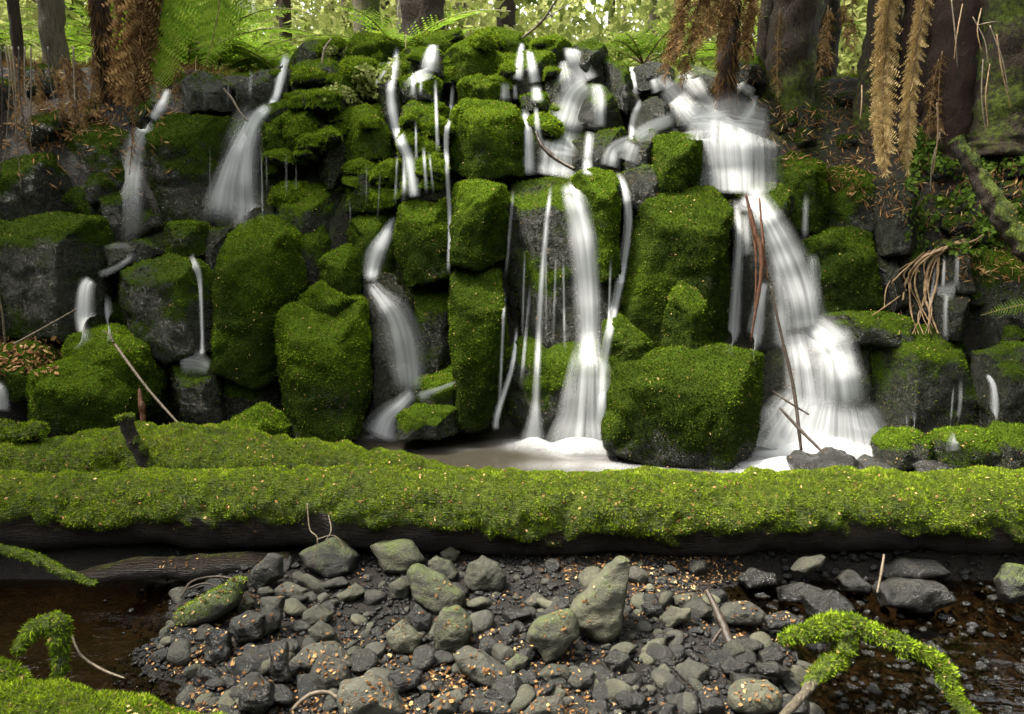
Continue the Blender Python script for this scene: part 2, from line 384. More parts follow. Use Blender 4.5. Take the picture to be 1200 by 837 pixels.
def bar_at(x, y): return float(_BG[min(80, max(0, int((y - 1) * 20 + .5))), min(160, max(0, int((x + 4) * 20 + .5)))])
def terrain():
    xs = np.concatenate([np.linspace(-60, -6, 28)[:-1], np.linspace(-6, -4, 12)[:-1], np.linspace(-4, 4, 220), np.linspace(4, 6, 12)[1:], np.linspace(6, 60, 28)[1:]])
    L = np.concatenate([[0], np.cumsum(np.linalg.norm(np.diff(PROF, axis=0), axis=1))])
    i0, i1 = np.searchsorted(PROF[:, 0], 2.0), np.searchsorted(PROF[:, 0], 7.2)
    s = np.concatenate([np.linspace(0, L[i0], 30)[:-1], np.linspace(L[i0], L[i1], 190), np.linspace(L[i1], L[-1], 60)[1:]])
    Y, Z = np.interp(s, L, PROF[:, 0]), np.interp(s, L, PROF[:, 1])
    X = np.repeat(xs[None, :], len(s), 0); Y = np.repeat(Y[:, None], len(xs), 1); Z = np.repeat(Z[:, None], len(xs), 1)
    Y = Y + bank(X) * sstep(4.6, 5.3, Y) * (1 - sstep(9, 14, Y))
    front = 1 - sstep(3.3, 3.55, Y)
    Z = Z + front * (-0.20 + 0.235 * bar(X, Y)) * (Y > -4)
    # the banks either side of the creek
    Z = Z + 0.9 * sstep(2.4, 4.5, np.abs(X)) * (1 - sstep(4.2, 5.2, Y)) + 0.5 * sstep(3.5, 9, np.abs(X)) * sstep(6, 8, Y)
    V = np.stack([X, Y, Z], -1).reshape(-1, 3)
    n = fbm(V * 1.7, 5, 3); n2 = fbm(V * 9, 3, 8)
    cl = sstep(4.9, 5.3, V[:, 1] - bank(V[:, 0])) * (1 - sstep(6.6, 7.4, V[:, 1]))
    V[:, 2] += (0.02 + 0.16 * cl) * n + 0.012 * n2
    V[:, 1] += cl * (0.10 * fbm(V * 3.1, 4, 21) + 0.02 * n2)
    a, b = len(s), len(xs)
    i = np.arange(a - 1)[:, None] * b + np.arange(b - 1)[None, :]
    F = np.stack([i, i + 1, i + b + 1, i + b], -1).reshape(-1, 4)
    moss = np.where(cl > 0.3, 0.45 + 0.3 * fbm(V * 2.3, 3, 31), 0.0) * (1 - .45 * sstep(2.2, 3.0, np.abs(V[:, 0]))) + 0.35 * sstep(6.3, 6.8, V[:, 1])
    return V, F, moss
TV, TF, TM = terrain()
SILT = sstep(-.06, -.12, TV[:, 2]) * (TV[:, 1] < 3.6)
link('terrain', make_mesh('terrain', TV, TF, M['ground'], dict(moss=TM, silt=SILT, bed=(1 - SILT) * (TV[:, 1] < 4.4) * (np.abs(TV[:, 0]) < 2.6))), kind='structure')
TBVH = BVHTree.FromPolygons([tuple(v) for v in TV], [tuple(f) for f in TF.tolist()])
def gz(x, y):
    h = TBVH.ray_cast(Vector((x, y, 40)), Vector((0, 0, -1))); return h[0].z if h[0] else 0.0

def sheet(name, x0, x1, y0, y1, z, n, mat):
    xs, ys = np.linspace(x0, x1, n), np.linspace(y0, y1, n); X, Y = np.meshgrid(xs, ys)
    V = np.stack([X, Y, np.full_like(X, z)], -1).reshape(-1, 3); i = np.arange(n - 1)[:, None] * n + np.arange(n - 1)[None, :]
    return link(name, make_mesh(name, V, np.stack([i, i + 1, i + n + 1, i + n], -1).reshape(-1, 4), mat), kind='structure')
POOL_Z, CREEK_Z = 0.13, -0.055
sheet('pool_water', -3.4, 3.6, 3.62, 5.6, POOL_Z, 20, M['pool'])
sheet('creek_water', -4.5, 4.5, -3.0, 3.61, CREEK_Z, 20, M['creek'])

# ------------------------------------------------------------------ boulders traced in the photograph, each with its own depth
def plane_pt(px, py, Y0, Zr, lean):
    d = ray(px, py); t = (Y0 + lean * (CAM_Z - Zr)) / (d[1] - lean * d[2]); return CAM + d * t
RAW = []
def raw_rock(key, poly, Y, depth, lean=0.14, tilt=0.0, back=None, bev=0.30, inset=0.80, E=(0, 1, 0), vox=None, Zr=None, **info):
    poly = np.array(poly, float); c = poly.mean(0); c[1] = (poly[:, 1].min() + poly[:, 1].max()) / 2
    if Zr is None: Zr = P(c[0], poly[:, 1].max(), Y)[2]
    W = np.array([plane_pt(px, py, Y, Zr, lean) for px, py in poly])
    # denser outline so the rounding is even
    Q = []
    for a, b in zip(W, np.roll(W, -1, 0)):
        for t in (0, 1 / 3, 2 / 3): Q.append(a + (b - a) * t)
    W = np.array(Q); cw = W.mean(0); E = np.array(E, float); E /= np.linalg.norm(E)
    size = np.linalg.norm(W - cw, axis=1).mean()
    rng = np.random.default_rng(abs(hash(key)) % 99999 if not isinstance(key, int) else key)
    tiltv = lambda A: A + np.outer((A[:, 0] - cw[0]) * tilt, np.array([0, 1.0, 0]))
    sc = lambda k: cw + (W - cw) * k
    rings = [sc(inset), sc(0.97) + E * depth * bev * 0.35, sc(1.0) + E * depth * bev, sc(0.98) + E * depth * 0.7, sc(0.80) + E * depth]
    m = len(W); V = np.concatenate([tiltv(r) for r in rings] + [tiltv((cw - E * 0.02)[None]), tiltv((cw + E * depth)[None])])
    F = []
    for r in range(4):
        for i in range(m):
            j = (i + 1) % m; F.append((r * m + i, r * m + j, (r + 1) * m + j, (r + 1) * m + i))
    for i in range(m):
        j = (i + 1) % m; F.append((5 * m, j, i)); F.append((5 * m + 1, 4 * m + i, 4 * m + j))
    me = bpy.data.meshes.new('raw'); me.from_pydata([tuple(v) for v in V], [], F)
    o = bpy.data.objects.new('raw', me); COL.objects.link(o)
    md = o.modifiers.new('r', 'REMESH'); md.mode = 'VOXEL'; md.voxel_size = vox or float(np.clip(size / 13.5, 0.008, 0.029))
    RAW.append((o, dict(key=key, size=size, seed=int(rng.integers(1, 9999)), **info)))
def smooth(V, F, it, k=0.5):
    E = np.concatenate([F[:, [a, (a + 1) % F.shape[1]]] for a in range(F.shape[1])]); E = np.concatenate([E, E[:, ::-1]])
    cnt = np.bincount(E[:, 0], minlength=len(V))[:, None]
    for _ in range(it):
        S = np.stack([np.bincount(E[:, 0], V[E[:, 1], a], len(V)) for a in range(3)], -1)
        V = V + (S / np.maximum(cnt, 1) - V) * k
    return V
def finish_raw():
    dg = bpy.context.evaluated_depsgraph_get(); out = []
    for o, info in RAW:
        me = o.evaluated_get(dg).to_mesh(); n = len(me.vertices)
        V = np.empty(n * 3, np.float32); me.vertices.foreach_get('co', V); V = V.reshape(-1, 3).astype(float)
        F = np.array([tuple(p.vertices) for p in me.polygons], int)
        o.evaluated_get(dg).to_mesh_clear(); out.append((V, F, info))
    for o, _ in RAW:
        d = o.data; bpy.data.objects.remove(o); bpy.data.meshes.remove(d)
    RAW.clear(); return out
ALLV, ALLF, ALLN = [], [], [0]
def collide(V, F):
    ALLV.append(V); ALLF.append(tris(F) + ALLN[0]); ALLN[0] += len(V)

# key, polygon, depth of face Y, thickness, moss 0..1, tone 0 dark..1 bright, label, extra
BOULDERS = [
 ('B1', [(-30,264),(40,253),(95,258),(106,300),(100,402),(-30,405)], 5.0, .6, .70, .02, 'broad dark boulder on the shaded left bank, thin moss along its top'),
 ('B2', [(92,228),(150,220),(160,288),(102,292)], 5.45, .5, .25, .0, 'black wet block under the far left fall, bare of moss'),
 ('B2b', [(40,150),(110,140),(150,160),(150,225),(90,232),(30,230)], 5.65, .5, .45, .0, 'black rock in the hollow below the hanging brown fronds'),
 ('B2c', [(-30,190),(40,180),(80,235),(30,262),(-30,262)], 5.35, .5, .55, .0, 'black sloping rock above the broad dark boulder on the left bank'),
 ('B3', [(160,150),(190,132),(258,138),(262,200),(245,268),(165,282)], 5.55, .5, .68, .10, 'tall dark rock face between the far left fall and the forked fall'),
 ('B3b', [(200,95),(228,80),(262,98),(268,128),(203,134)], 5.85, .5, .25, .1, 'black overhanging ledge with a dab of moss beside the far left fall'),
 ('B3c', [(268,96),(300,80),(328,72),(330,112),(300,128),(262,130)], 5.9, .5, .45, .25, 'dark rock ledge left of the forked fall lip'),
 ('B4', [(122,325),(185,299),(236,322),(240,415),(195,428),(128,408)], 4.95, .6, .72, .18, 'gable-topped boulder with water sheeting over both its slopes'),
 ('B4b', [(102,292),(150,284),(175,300),(122,322),(104,318)], 5.2, .5, .3, .1, 'flat wet step of rock at the foot of the far left fall'),
 ('B5', [(180,272),(190,264),(226,263),(234,300),(192,306)], 5.25, .4, .85, .35, 'small green block above the gable-topped boulder'),
 ('B5b', [(228,272),(262,268),(262,330),(238,335)], 5.3, .4, .3, .1, 'narrow wet rock at the foot of the forked fall'),
 ('B6', [(262,268),(292,257),(335,278),(346,350),(330,430),(300,462),(252,440),(240,330)], 4.95, .65, .9, .34, 'tall rounded green boulder standing between the forked fall and the flat-topped block'),
 ('B7', [(322,365),(420,362),(425,470),(410,522),(330,522),(308,412)], 4.72, .55, .9, .40, 'flat-topped mossy block at the pool edge, leaflets on its top'),
 ('B8', [(345,352),(370,337),(422,358),(420,372),(345,372)], 5.0, .4, .9, .42, 'low green wedge lying behind the flat-topped mossy block'),
 ('B9', [(369,308),(400,289),(419,325),(412,352),(375,345)], 5.12, .4, .9, .35, 'small pointed green rock above the flat-topped mossy block'),
 ('B10', [(310,228),(365,214),(402,224),(396,275),(352,322),(315,272)], 5.45, .5, .62, .55, 'slanted slab with a green stripe and brown litter patches'),
 ('B10b', [(402,262),(440,245),(462,262),(455,330),(420,325),(404,296)], 5.35, .5, .85, .55, 'bright mossy hump left of the curving middle fall'),
 ('B11', [(186,432),(200,424),(245,424),(254,500),(190,502)], 4.85, .45, .35, .2, 'wet grey block speckled with leaflets below the thin trickle'),
 ('B12', [(248,436),(320,440),(327,508),(254,508)], 5.0, .45, .7, .2, 'dark mossy footing under the tall rounded green boulder'),
 ('B12b', [(340,270),(372,262),(380,310),(366,345),(340,330)], 5.35, .4, .75, .2, 'dark rock in the cleft beside the small pointed green rock'),
 ('B13', [(46,418),(72,400),(100,395),(150,414),(163,470),(152,508),(60,505)], 4.62, .55, .92, .32, 'large round green boulder beside the twig on the left bank'),
 ('B14', [(10,464),(34,440),(60,432),(112,442),(134,470),(130,510),(16,510)], 4.42, .45, .92, .40, 'low round green boulder in front of the large round one'),
 ('B15', [(-20,415),(15,408),(42,425),(46,455),(20,475),(-20,470)], 4.75, .45, .8, .25, 'dull green stone with rusty litter around it at the left bank'),
 ('B15b', [(100,400),(128,402),(132,430),(100,430)], 5.05, .4, .4, .1, 'dark stone where the left bank spout lands'),
 ('B16', [(258,505),(290,487),(322,513),(324,545),(258,545)], 4.52, .4, .92, .42, 'small green peak poking up behind the fallen logs'),
 ('B17', [(462,497),(480,485),(535,487),(540,514),(462,518)], 4.72, .35, .6, .3, 'low wet green stone at the foot of the curving middle fall'),
 ('B18', [(472,338),(525,328),(532,392),(536,485),(482,478)], 5.12, .45, .6, .25, 'recessed dark rock face between the curving fall and the tall column'),
 ('B18b', [(420,330),(455,326),(480,360),(488,440),(470,490),(430,500),(424,400)], 5.0, .4, .12, .1, 'wet dark rock behind the curving middle fall'),
 ('B19', [(480,456),(532,440),(542,478),(487,484)], 4.92, .4, .8, .45, 'mossy ledge above the low wet green stone'),
 ('B20', [(528,322),(545,316),(585,321),(592,400),(589,508),(536,508),(527,400)], 4.85, .5, .9, .16, 'tall upright mossy column rising from the pool'),
 ('B21', [(530,216),(560,211),(592,218),(592,302),(560,320),(528,312)], 5.12, .5, .92, .50, 'bright mossy block standing on the tall upright column'),
 ('B22', [(464,242),(480,232),(526,235),(527,326),(476,340),(457,290)], 5.2, .5, .9, .42, 'mossy block with a drooping fringe left of a thin water thread'),
 ('B23', [(527,130),(545,114),(600,120),(614,148),(614,206),(560,213),(528,200)], 5.45, .55, .9, .72, 'big bright cushion-topped boulder with a shadowed hollow beneath'),
 ('B24', [(592,213),(660,206),(722,210),(730,300),(716,400),(650,412),(602,402),(590,300)], 5.1, .55, .62, .35, 'wide wet block with water threads running down its litter-flecked face'),
 ('B25', [(582,445),(612,405),(700,400),(717,440),(713,520),(584,520)], 4.88, .5, .62, .25, 'wet green block under the threads, standing in the pool'),
 ('B26', [(672,208),(697,196),(724,205),(729,330),(700,334),(682,240)], 5.06, .5, .85, .45, 'rounded green corner rock right of the bright middle fall'),
 ('B27', [(750,245),(775,228),(845,222),(863,245),(861,400),(842,428),(732,425),(722,372),(742,310)], 4.95, .6, .95, .10, 'massive dark green boulder left of the great right fall'),
 ('B28', [(785,372),(808,324),(826,350),(847,425),(785,430)], 4.74, .4, .95, .12, 'pointed green rock leaning on the massive dark green boulder'),
 ('B29', [(715,388),(735,378),(767,410),(768,440),(713,440)], 4.72, .4, .95, .15, 'small green hump behind the left end of the big square block'),
 ('B30', [(709,432),(760,424),(850,413),(905,426),(902,540),(882,556),(780,560),(705,534)], 4.42, .55, .95, .04, 'big square mossy block standing in the pool'),
 ('B31', [(769,162),(800,154),(826,162),(828,224),(774,228)], 5.35, .45, .95, .18, 'dark green cube of rock left of the broad white veil'),
 ('B32', [(668,118),(695,95),(712,97),(738,150),(700,156),(665,150)], 5.72, .5, .4, .2, 'wet domed rock split by the twin-lobed fall'),
 ('B32b', [(662,156),(734,150),(740,200),(735,215),(655,212)], 5.55, .5, .35, .15, 'wet dark step under the domed rock'),
 ('B33', [(724,205),(760,194),(792,206),(790,240),(752,250),(728,240)], 5.3, .45, .35, .25, 'wet grey rock flecked with litter above the massive dark green boulder'),
 ('B33b', [(738,160),(770,150),(776,200),(735,205)], 5.5, .4, .35, .15, 'wet rock between the white steps and the dark green cube'),
 ('B34a', [(668,55),(700,38),(716,55),(716,95),(690,98)], 5.95, .5, .35, .25, 'black boulder with a green cap right of the bright central lip'),
 ('B34b', [(712,62),(735,72),(744,100),(736,140),(712,110)], 5.9, .5, .4, .2, 'dark leaning rock behind the domed rock'),
 ('B34c', [(748,76),(770,68),(792,80),(790,104),(752,104)], 6.05, .4, .2, .1, 'black stone in the upper stream left of the fibrous red trunk'),
 ('B34d', [(742,125),(772,112),(796,125),(792,150),(748,156)], 5.75, .45, .3, .1, 'dark rock draped with red-brown fern litter'),
 ('B35', [(790,152),(830,142),(905,145),(908,228),(825,232),(800,200)], 5.68, .5, .2, .1, 'broad rock ledge behind the white veil'),
 ('B36', [(876,218),(920,216),(948,240),(942,295),(915,305),(885,252)], 5.3, .5, .6, .15, 'dark smooth rock just right of the upper drop of the great right fall'),
 ('B37', [(918,187),(950,178),(979,195),(980,278),(926,272)], 5.45, .5, .85, .20, 'dark green block below the litter bank'),
 ('B38', [(978,200),(1010,195),(1036,212),(1036,275),(980,278)], 5.5, .45, .7, .10, 'deeply shaded green block under the golden hanging fronds'),
 ('B39', [(1034,215),(1060,205),(1093,220),(1091,298),(1038,302)], 5.32, .45, .1, .1, 'glistening grey block below the golden hanging fronds'),
 ('B40', [(944,287),(985,272),(1036,270),(1039,368),(962,374)], 5.22, .5, .9, .05, 'square dark green block topped with rusty litter'),
 ('B41', [(1028,300),(1062,295),(1075,360),(1030,372)], 5.25, .4, .12, .1, 'glistening grey rock beside the tangle of roots'),
 ('B41b', [(1060,300),(1110,285),(1130,390),(1060,395),(1050,340)], 5.25, .4, .25, .2, 'wet rock under the tangle of roots'),
 ('B42', [(950,388),(1000,369),(1062,371),(1102,394),(1090,410),(955,405)], 5.02, .45, .5, .2, 'thin wet lip of rock over the right-hand basin'),
 ('B43', [(1030,408),(1060,391),(1110,391),(1160,436),(1162,535),(1034,535)], 4.84, .5, .46, .22, 'big wet domed boulder with water filming over its crown'),
 ('B44', [(972,400),(1034,398),(1036,490),(990,495)], 5.02, .45, .6, .2, 'dark wet rock between the great right fall and the domed boulder'),
 ('B45', [(1098,292),(1145,282),(1150,345),(1100,345)], 5.2, .4, .12, .1, 'shining black rock behind the paired threads at the right bank'),
 ('B45b', [(1098,348),(1140,340),(1152,400),(1104,404)], 5.08, .4, .12, .1, 'glistening grey rock below the paired threads'),
 ('B46', [(1140,300),(1230,290),(1230,420),(1150,410)], 5.2, .4, .6, .05, 'black rock in the hollow beneath the leaning mossy log'),
 ('B46b', [(1160,420),(1230,410),(1230,540),(1165,535)], 4.75, .4, .35, .1, 'black rock at the right bank beside the domed boulder'),
 ('B47', [(1042,530),(1060,517),(1092,516),(1107,532),(1100,552),(1045,552)], 4.35, .3, .62, .3, 'low green-topped stone on the wet shore below the domed boulder'),
 ('B47b', [(1108,535),(1130,518),(1170,512),(1186,530),(1180,556),(1112,556)], 4.35, .3, .85, .3, 'green hump-backed stone on the wet shore beside the right bank'),
 ('B47c', [(1172,525),(1200,508),(1235,515),(1235,556),(1176,556)], 4.3, .3, .6, .2, 'dark green stone at the edge of the wet shore'),
 ('B49', [(866,232),(900,236),(928,270),(950,330),(968,400),(900,412),(860,405)], 5.2, .5, .2, .1, 'steep wet rock face under the great right fall'),
 ('B49b', [(880,415),(960,392),(1002,440),(1006,545),(890,545)], 4.98, .45, .2, .1, 'wet step at the foot of the great right fall'),
 # the high mossy centre of the cliff
 ('C1', [(320,135),(345,122),(372,140),(368,190),(330,192)], 5.6, .5, .85, 0.75, 'mossy knob right of the forked fall'),
 ('C1b', [(300,140),(322,132),(330,180),(318,210),(302,200)], 5.62, .4, .85, 0.80, 'two-lobed moss cushion dripping beside the forked fall'),
 ('C2', [(330,80),(365,62),(404,78),(400,112),(340,118)], 5.95, .5, .5, 0.65, 'black hollowed ledge with green edges at the cliff top'),
 ('C2b', [(320,108),(400,104),(420,118),(390,132),(325,128)], 5.7, .5, .75, 0.85, 'flat mossy shelf under the black hollowed ledge'),
 ('C3', [(398,135),(425,120),(455,135),(452,188),(402,190)], 5.62, .5, .85, 0.92, 'bright bulging moss cushion with a dark underside'),
 ('C3b', [(370,140),(398,130),(402,200),(385,225),(368,205)], 5.62, .4, .5, 0.55, 'dark rock with brown litter left of the bulging moss cushion'),
 ('C4', [(402,192),(430,182),(468,190),(472,240),(440,252),(404,250)], 5.5, .5, .8, 0.78, 'mossy shoulder left of the winding middle fall'),
 ('C5', [(388,72),(420,60),(446,72),(446,112),(394,112)], 5.9, .5, .85, 0.90, 'mossy ledge with small-leaved herbs left of the winding fall lip'),
 ('C6', [(395,48),(430,36),(468,44),(470,70),(400,74)], 6.15, .5, .9, 0.95, 'pale mossy mound at the cliff brink left of the twin lips'),
 ('C6b', [(330,60),(362,44),(400,48),(398,74),(335,82)], 6.15, .5, .75, 0.75, 'mossy mound at the cliff brink above the black hollowed ledge'),
 ('C7', [(520,58),(548,42),(586,60),(592,92),(560,102),(522,92)], 5.95, .5, .9, 0.95, 'brightest moss cushion right of the short square fall'),
 ('C7b', [(470,46),(500,36),(540,36),(545,62),(475,68)], 6.2, .5, .9, 0.95, 'mossy mound between the twin lips'),
 ('C7c', [(545,38),(580,30),(625,40),(625,66),(555,68)], 6.25, .5, .9, 0.95, 'pale mossy mound at the cliff brink before the thick trunk'),
 ('C8', [(535,98),(560,86),(586,96),(582,122),(538,122)], 5.75, .45, .9, 0.95, 'small bright cushion just above the big cushion-topped boulder'),
 ('C9', [(464,92),(492,84),(514,92),(512,118),(466,118)], 5.72, .4, .7, 0.75, 'mossy step under the short square fall'),
 ('C9b', [(464,58),(490,52),(520,58),(518,90),(466,92)], 5.95, .4, .7, 0.75, 'wet mossy rock behind the short square fall'),
 ('C10', [(466,122),(500,116),(524,126),(522,182),(470,182)], 5.6, .45, .6, 0.70, 'litter-strewn mossy face behind the middle threads'),
 ('C10b', [(462,184),(522,182),(526,236),(470,238)], 5.42, .45, .55, 0.60, 'wet mossy face where the middle threads gather'),
 ('C11', [(588,70),(606,56),(648,60),(655,112),(592,118)], 5.9, .5, .55, 0.55, 'dark rock behind the pair of thin upper falls'),
 ('C12', [(620,48),(650,38),(672,50),(672,80),(625,80)], 6.15, .45, .8, 0.80, 'mossy mound left of the bright central lip'),
 ('C13', [(612,122),(640,116),(656,150),(655,206),(616,206)], 5.6, .45, .65, 0.60, 'wet green rock beside the big cushion-topped boulder'),
 ('C13b', [(640,70),(668,78),(672,130),(652,150),(640,120)], 5.8, .45, .5, 0.30, 'dark green rock left of the bright central lip'),
 ('C14', [(290,130),(330,118),(336,140),(300,150)], 5.75, .4, .75, 0.80, 'green ledge where the forked fall bends'),
 ('C15', [(440,72),(466,66),(468,130),(452,190),(440,130)], 5.75, .4, .6, 0.65, 'dark mossy rib left of the winding middle fall'),
 ('C16', [(262,138),(305,140),(300,200),(268,262),(255,255)], 5.62, .4, .35, 0.15, 'wet rock face behind the forked fall'),
 ('C17', [(800,95),(830,84),(856,95),(850,118),(806,118)], 6.0, .4, .1, 0.10, 'wet black stone netted by the upper right cascade'),
 ('C18', [(842,104),(872,98),(890,116),(880,134),(846,132)], 5.9, .4, .1, 0.10, 'wet black stone at the foot of the fibrous red trunk'),
 ('C19', [(785,122),(812,116),(836,128),(826,146),(788,148)], 5.82, .4, .1, 0.10, 'wet stone above the broad rock ledge behind the veil'),
 ('C20', [(858,72),(880,60),(906,72),(902,98),(862,98)], 6.15, .4, .4, 0.30, 'dark round boulder behind the fibrous red trunk'),
 ('C21', [(610,112),(640,108),(645,128),(612,130)], 5.7, .4, .7, 0.60, 'small mossy lip under the pair of thin upper falls'),
]
for b in BOULDERS:
    key, poly, Y, dep, moss, tone, label = b[:7]
    bev = 0.12; c = np.mean(poly, 0); poly = [tuple(c + (np.array(q) - c) * (1.025 if dep > .4 else 1.03)) for q in poly]
    raw_rock(sum(ord(c) * (i + 3) for i, c in enumerate(key)), poly, Y, dep, lean=0.16, bev=bev, inset=.965, tilt=(len(RAW) * 0.618 % 1 - .5) * .5, moss=moss, tone=tone, label=label)
for V, F, I in finish_raw():
    s, sd = I['size'], I['seed']
    cen = V.mean(0); ext = (V.max(0) - V.min(0)) * .5; rgb = np.random.default_rng(sd)
    for q in range(4):                                   # faces split off along joints
        nrm = rgb.normal(0, 1, 3) * [1.0, .9, .8] + [0, -.5, .2]; nrm /= np.linalg.norm(nrm)
        reach = np.abs(nrm * ext).sum() * rgb.uniform(.80, 1.0); dd = (V - cen) @ nrm
        V = V - np.outer(np.clip(dd - reach, 0, None) * .9, nrm)
    sg = rgb.choice([-1, 1])
    for nrm, qt in (((rgb.uniform(-.25, .25), -.60, .80), rgb.uniform(.86, .92)), ((sg * .78, -.62, rgb.uniform(-.1, .2)), rgb.uniform(.84, .90)), ((-sg * .8, -.5, rgb.uniform(.1, .5)), rgb.uniform(.90, .96))):
        nrm = np.array(nrm) / np.linalg.norm(nrm); dd = (V - cen) @ nrm; V = V - np.outer(np.clip(dd - np.quantile(dd, qt), 0, None), nrm)
    V = smooth(V, F, 1); N = vnormals(V, F)
    off = np.array([sd * 1.37, sd * 0.71, sd * 0.33]) % 50
    crack = np.clip(.10 - np.abs(fbm(V / s * 1.1 + off + 7, 2, sd + 21)), 0, 1) * 10
    V = V + N * (0.05 * s * fbm(V / s * 0.8 + off, 2, sd) - 0.035 * s * crack + 0.022 * fbm(V * 9 + off, 4, sd + 9))[:, None]
    N = vnormals(V, F)
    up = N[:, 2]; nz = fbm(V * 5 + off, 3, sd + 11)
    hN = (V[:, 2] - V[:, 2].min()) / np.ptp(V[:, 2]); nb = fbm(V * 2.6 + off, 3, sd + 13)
    lush = sstep(.40, 1.02, .75 * hN + .15 + .55 * nb + .18 * nz + .30 * np.clip(up, -.2, 1) + .30 * (I['moss'] - .85))   # moss cover thicker and tone brighter towards the top, thin and patchy below
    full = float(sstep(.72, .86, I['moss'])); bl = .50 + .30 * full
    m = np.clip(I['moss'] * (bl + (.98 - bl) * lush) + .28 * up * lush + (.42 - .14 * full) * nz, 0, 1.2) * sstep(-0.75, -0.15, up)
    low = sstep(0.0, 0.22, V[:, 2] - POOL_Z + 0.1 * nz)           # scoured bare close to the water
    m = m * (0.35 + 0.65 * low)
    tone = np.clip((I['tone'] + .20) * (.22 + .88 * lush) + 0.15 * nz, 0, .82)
    V = V + N * (0.009 * m * (1 + fbm(V * 22 + off, 2, sd + 2)))[:, None]
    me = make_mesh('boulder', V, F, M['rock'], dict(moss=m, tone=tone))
    o = tag(link('mossy_boulder' if I['moss'] > 0.4 else 'wet_rock', me), I['label'], 'boulder' if I['moss'] > 0.4 else 'rock', 'boulders of the waterfall cliff')
    collide(V, F)
    wgt = np.clip(m - 0.25, 0, 1) * (.3 + .4 * full + (.7 - .4 * full) * lush) + .2 * I['moss'] * (up > -.4)
    if (wgt > 0.05).mean() > 0.03:
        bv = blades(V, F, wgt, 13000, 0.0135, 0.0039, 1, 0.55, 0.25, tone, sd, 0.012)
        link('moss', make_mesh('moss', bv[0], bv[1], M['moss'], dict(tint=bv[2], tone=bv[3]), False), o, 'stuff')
# cushions of moss bulging from the middle of the cliff: a few shapes, copied
tmp = BVHTree.FromPolygons([tuple(v) for v in np.concatenate(ALLV)], np.concatenate(ALLF).tolist())
CUSH = []
for k in range(7):
    bm = bmesh.new(); bmesh.ops.create_icosphere(bm, subdivisions=4, radius=0.5)
    V = np.array([v.co[:] for v in bm.verts]); F = np.array([[v.index for v in f.verts] for f in bm.faces]); bm.free()
    V = V * (1 + .45 * fbm(V * 2.2 + k * 9, 3, k) + .12 * fbm(V * 8 + k, 2, k + 3))[:, None] * [1.15, .8, .75]
    V[:, 2] = np.where(V[:, 2] < -.12, -.12 + (V[:, 2] + .12) * .5, V[:, 2])
    N = vnormals(V, F); m = np.clip(.75 + .5 * N[:, 2], 0, 1) * sstep(-.9, -.3, N[:, 2]); to = np.clip(.92 + .3 * fbm(V * 3, 2, k), 0, 1)
    bv = blades(V, F, np.clip(m - .3, 0, 1), 1300, .085, .016, 1, .55, .35, to, k, .01)
    CUSH.append((make_mesh('cushion', V, F, M['rock'], dict(moss=m, tone=to)), make_mesh('moss', bv[0], bv[1], M['moss'], dict(tint=bv[2], tone=bv[3]), False)))
rgc = np.random.default_rng(4); got = 0
for k in range(400):
    px, py = rgc.uniform(300, 660), rgc.uniform(40, 250)
    if got >= 64: break
    if 525 < px < 615 and py > 118: continue
    d = Vector(ray(px, py)); h = tmp.ray_cast(Vector(CAM), d.normalized())
    if h[0] is None or h[0].y > 6.7 or h[1].z < -.1: continue
    r = rgc.uniform(.10, .24); a, b2 = CUSH[got % 7]; o = link('moss_cushion', a); o.location = h[0] + Vector((0, r * .12, -r * .05)); o.scale = (r,) * 3; o.rotation_euler = (rgc.normal(0, .25), rgc.normal(0, .25), rgc.uniform(0, 6.28))
    tag(o, 'plump bright moss cushion bulging from the middle of the cliff', 'moss cushion', 'moss cushions on the cliff'); link('moss', b2, o, 'stuff'); got += 1
    M4 = Matrix.LocRotScale(o.location, o.rotation_euler, o.scale); Vc = np.array([v.co[:] for v in a.vertices]) @ np.array(M4.to_3x3()).T + np.array(o.location); collide(Vc, np.array([tuple(p.vertices) for p in a.polygons]))
collide(TV, TF)
CLIFF = BVHTree.FromPolygons([tuple(v) for v in np.concatenate(ALLV)], np.concatenate(ALLF).tolist())
# small dark rocks bedded in the banks
rgk = np.random.default_rng(14); BK = []
for k in range(8):
    bm = bmesh.new(); bmesh.ops.create_icosphere(bm, subdivisions=4, radius=0.5); V = np.array([v.co[:] for v in bm.verts]); F = np.array([[v.index for v in f.verts] for f in bm.faces]); bm.free()
    for q in range(9):
        nrm = rgk.normal(0, 1, 3); nrm /= np.linalg.norm(nrm); V = V - np.outer(np.clip(V @ nrm - rgk.uniform(.26, .38), 0, None) * .95, nrm)
    V = V * (1.15 + .12 * fbm(V * 5 + k * 3, 3, k))[:, None]; N = vnormals(V, F); m = np.clip(.35 + .5 * N[:, 2] + .5 * fbm(V * 4, 2, k), 0, 1)
    to = np.full(len(V), .18); bv = blades(V, F, np.clip(m - .35, 0, 1), 1100, .075, .016, 1, .55, .35, to, k, .03)
    BK.append((make_mesh('bank_rock', V, F, M['rock'], dict(moss=m, tone=to)), make_mesh('moss', bv[0], bv[1], M['moss'], dict(tint=bv[2], tone=bv[3]), False)))
got = 0
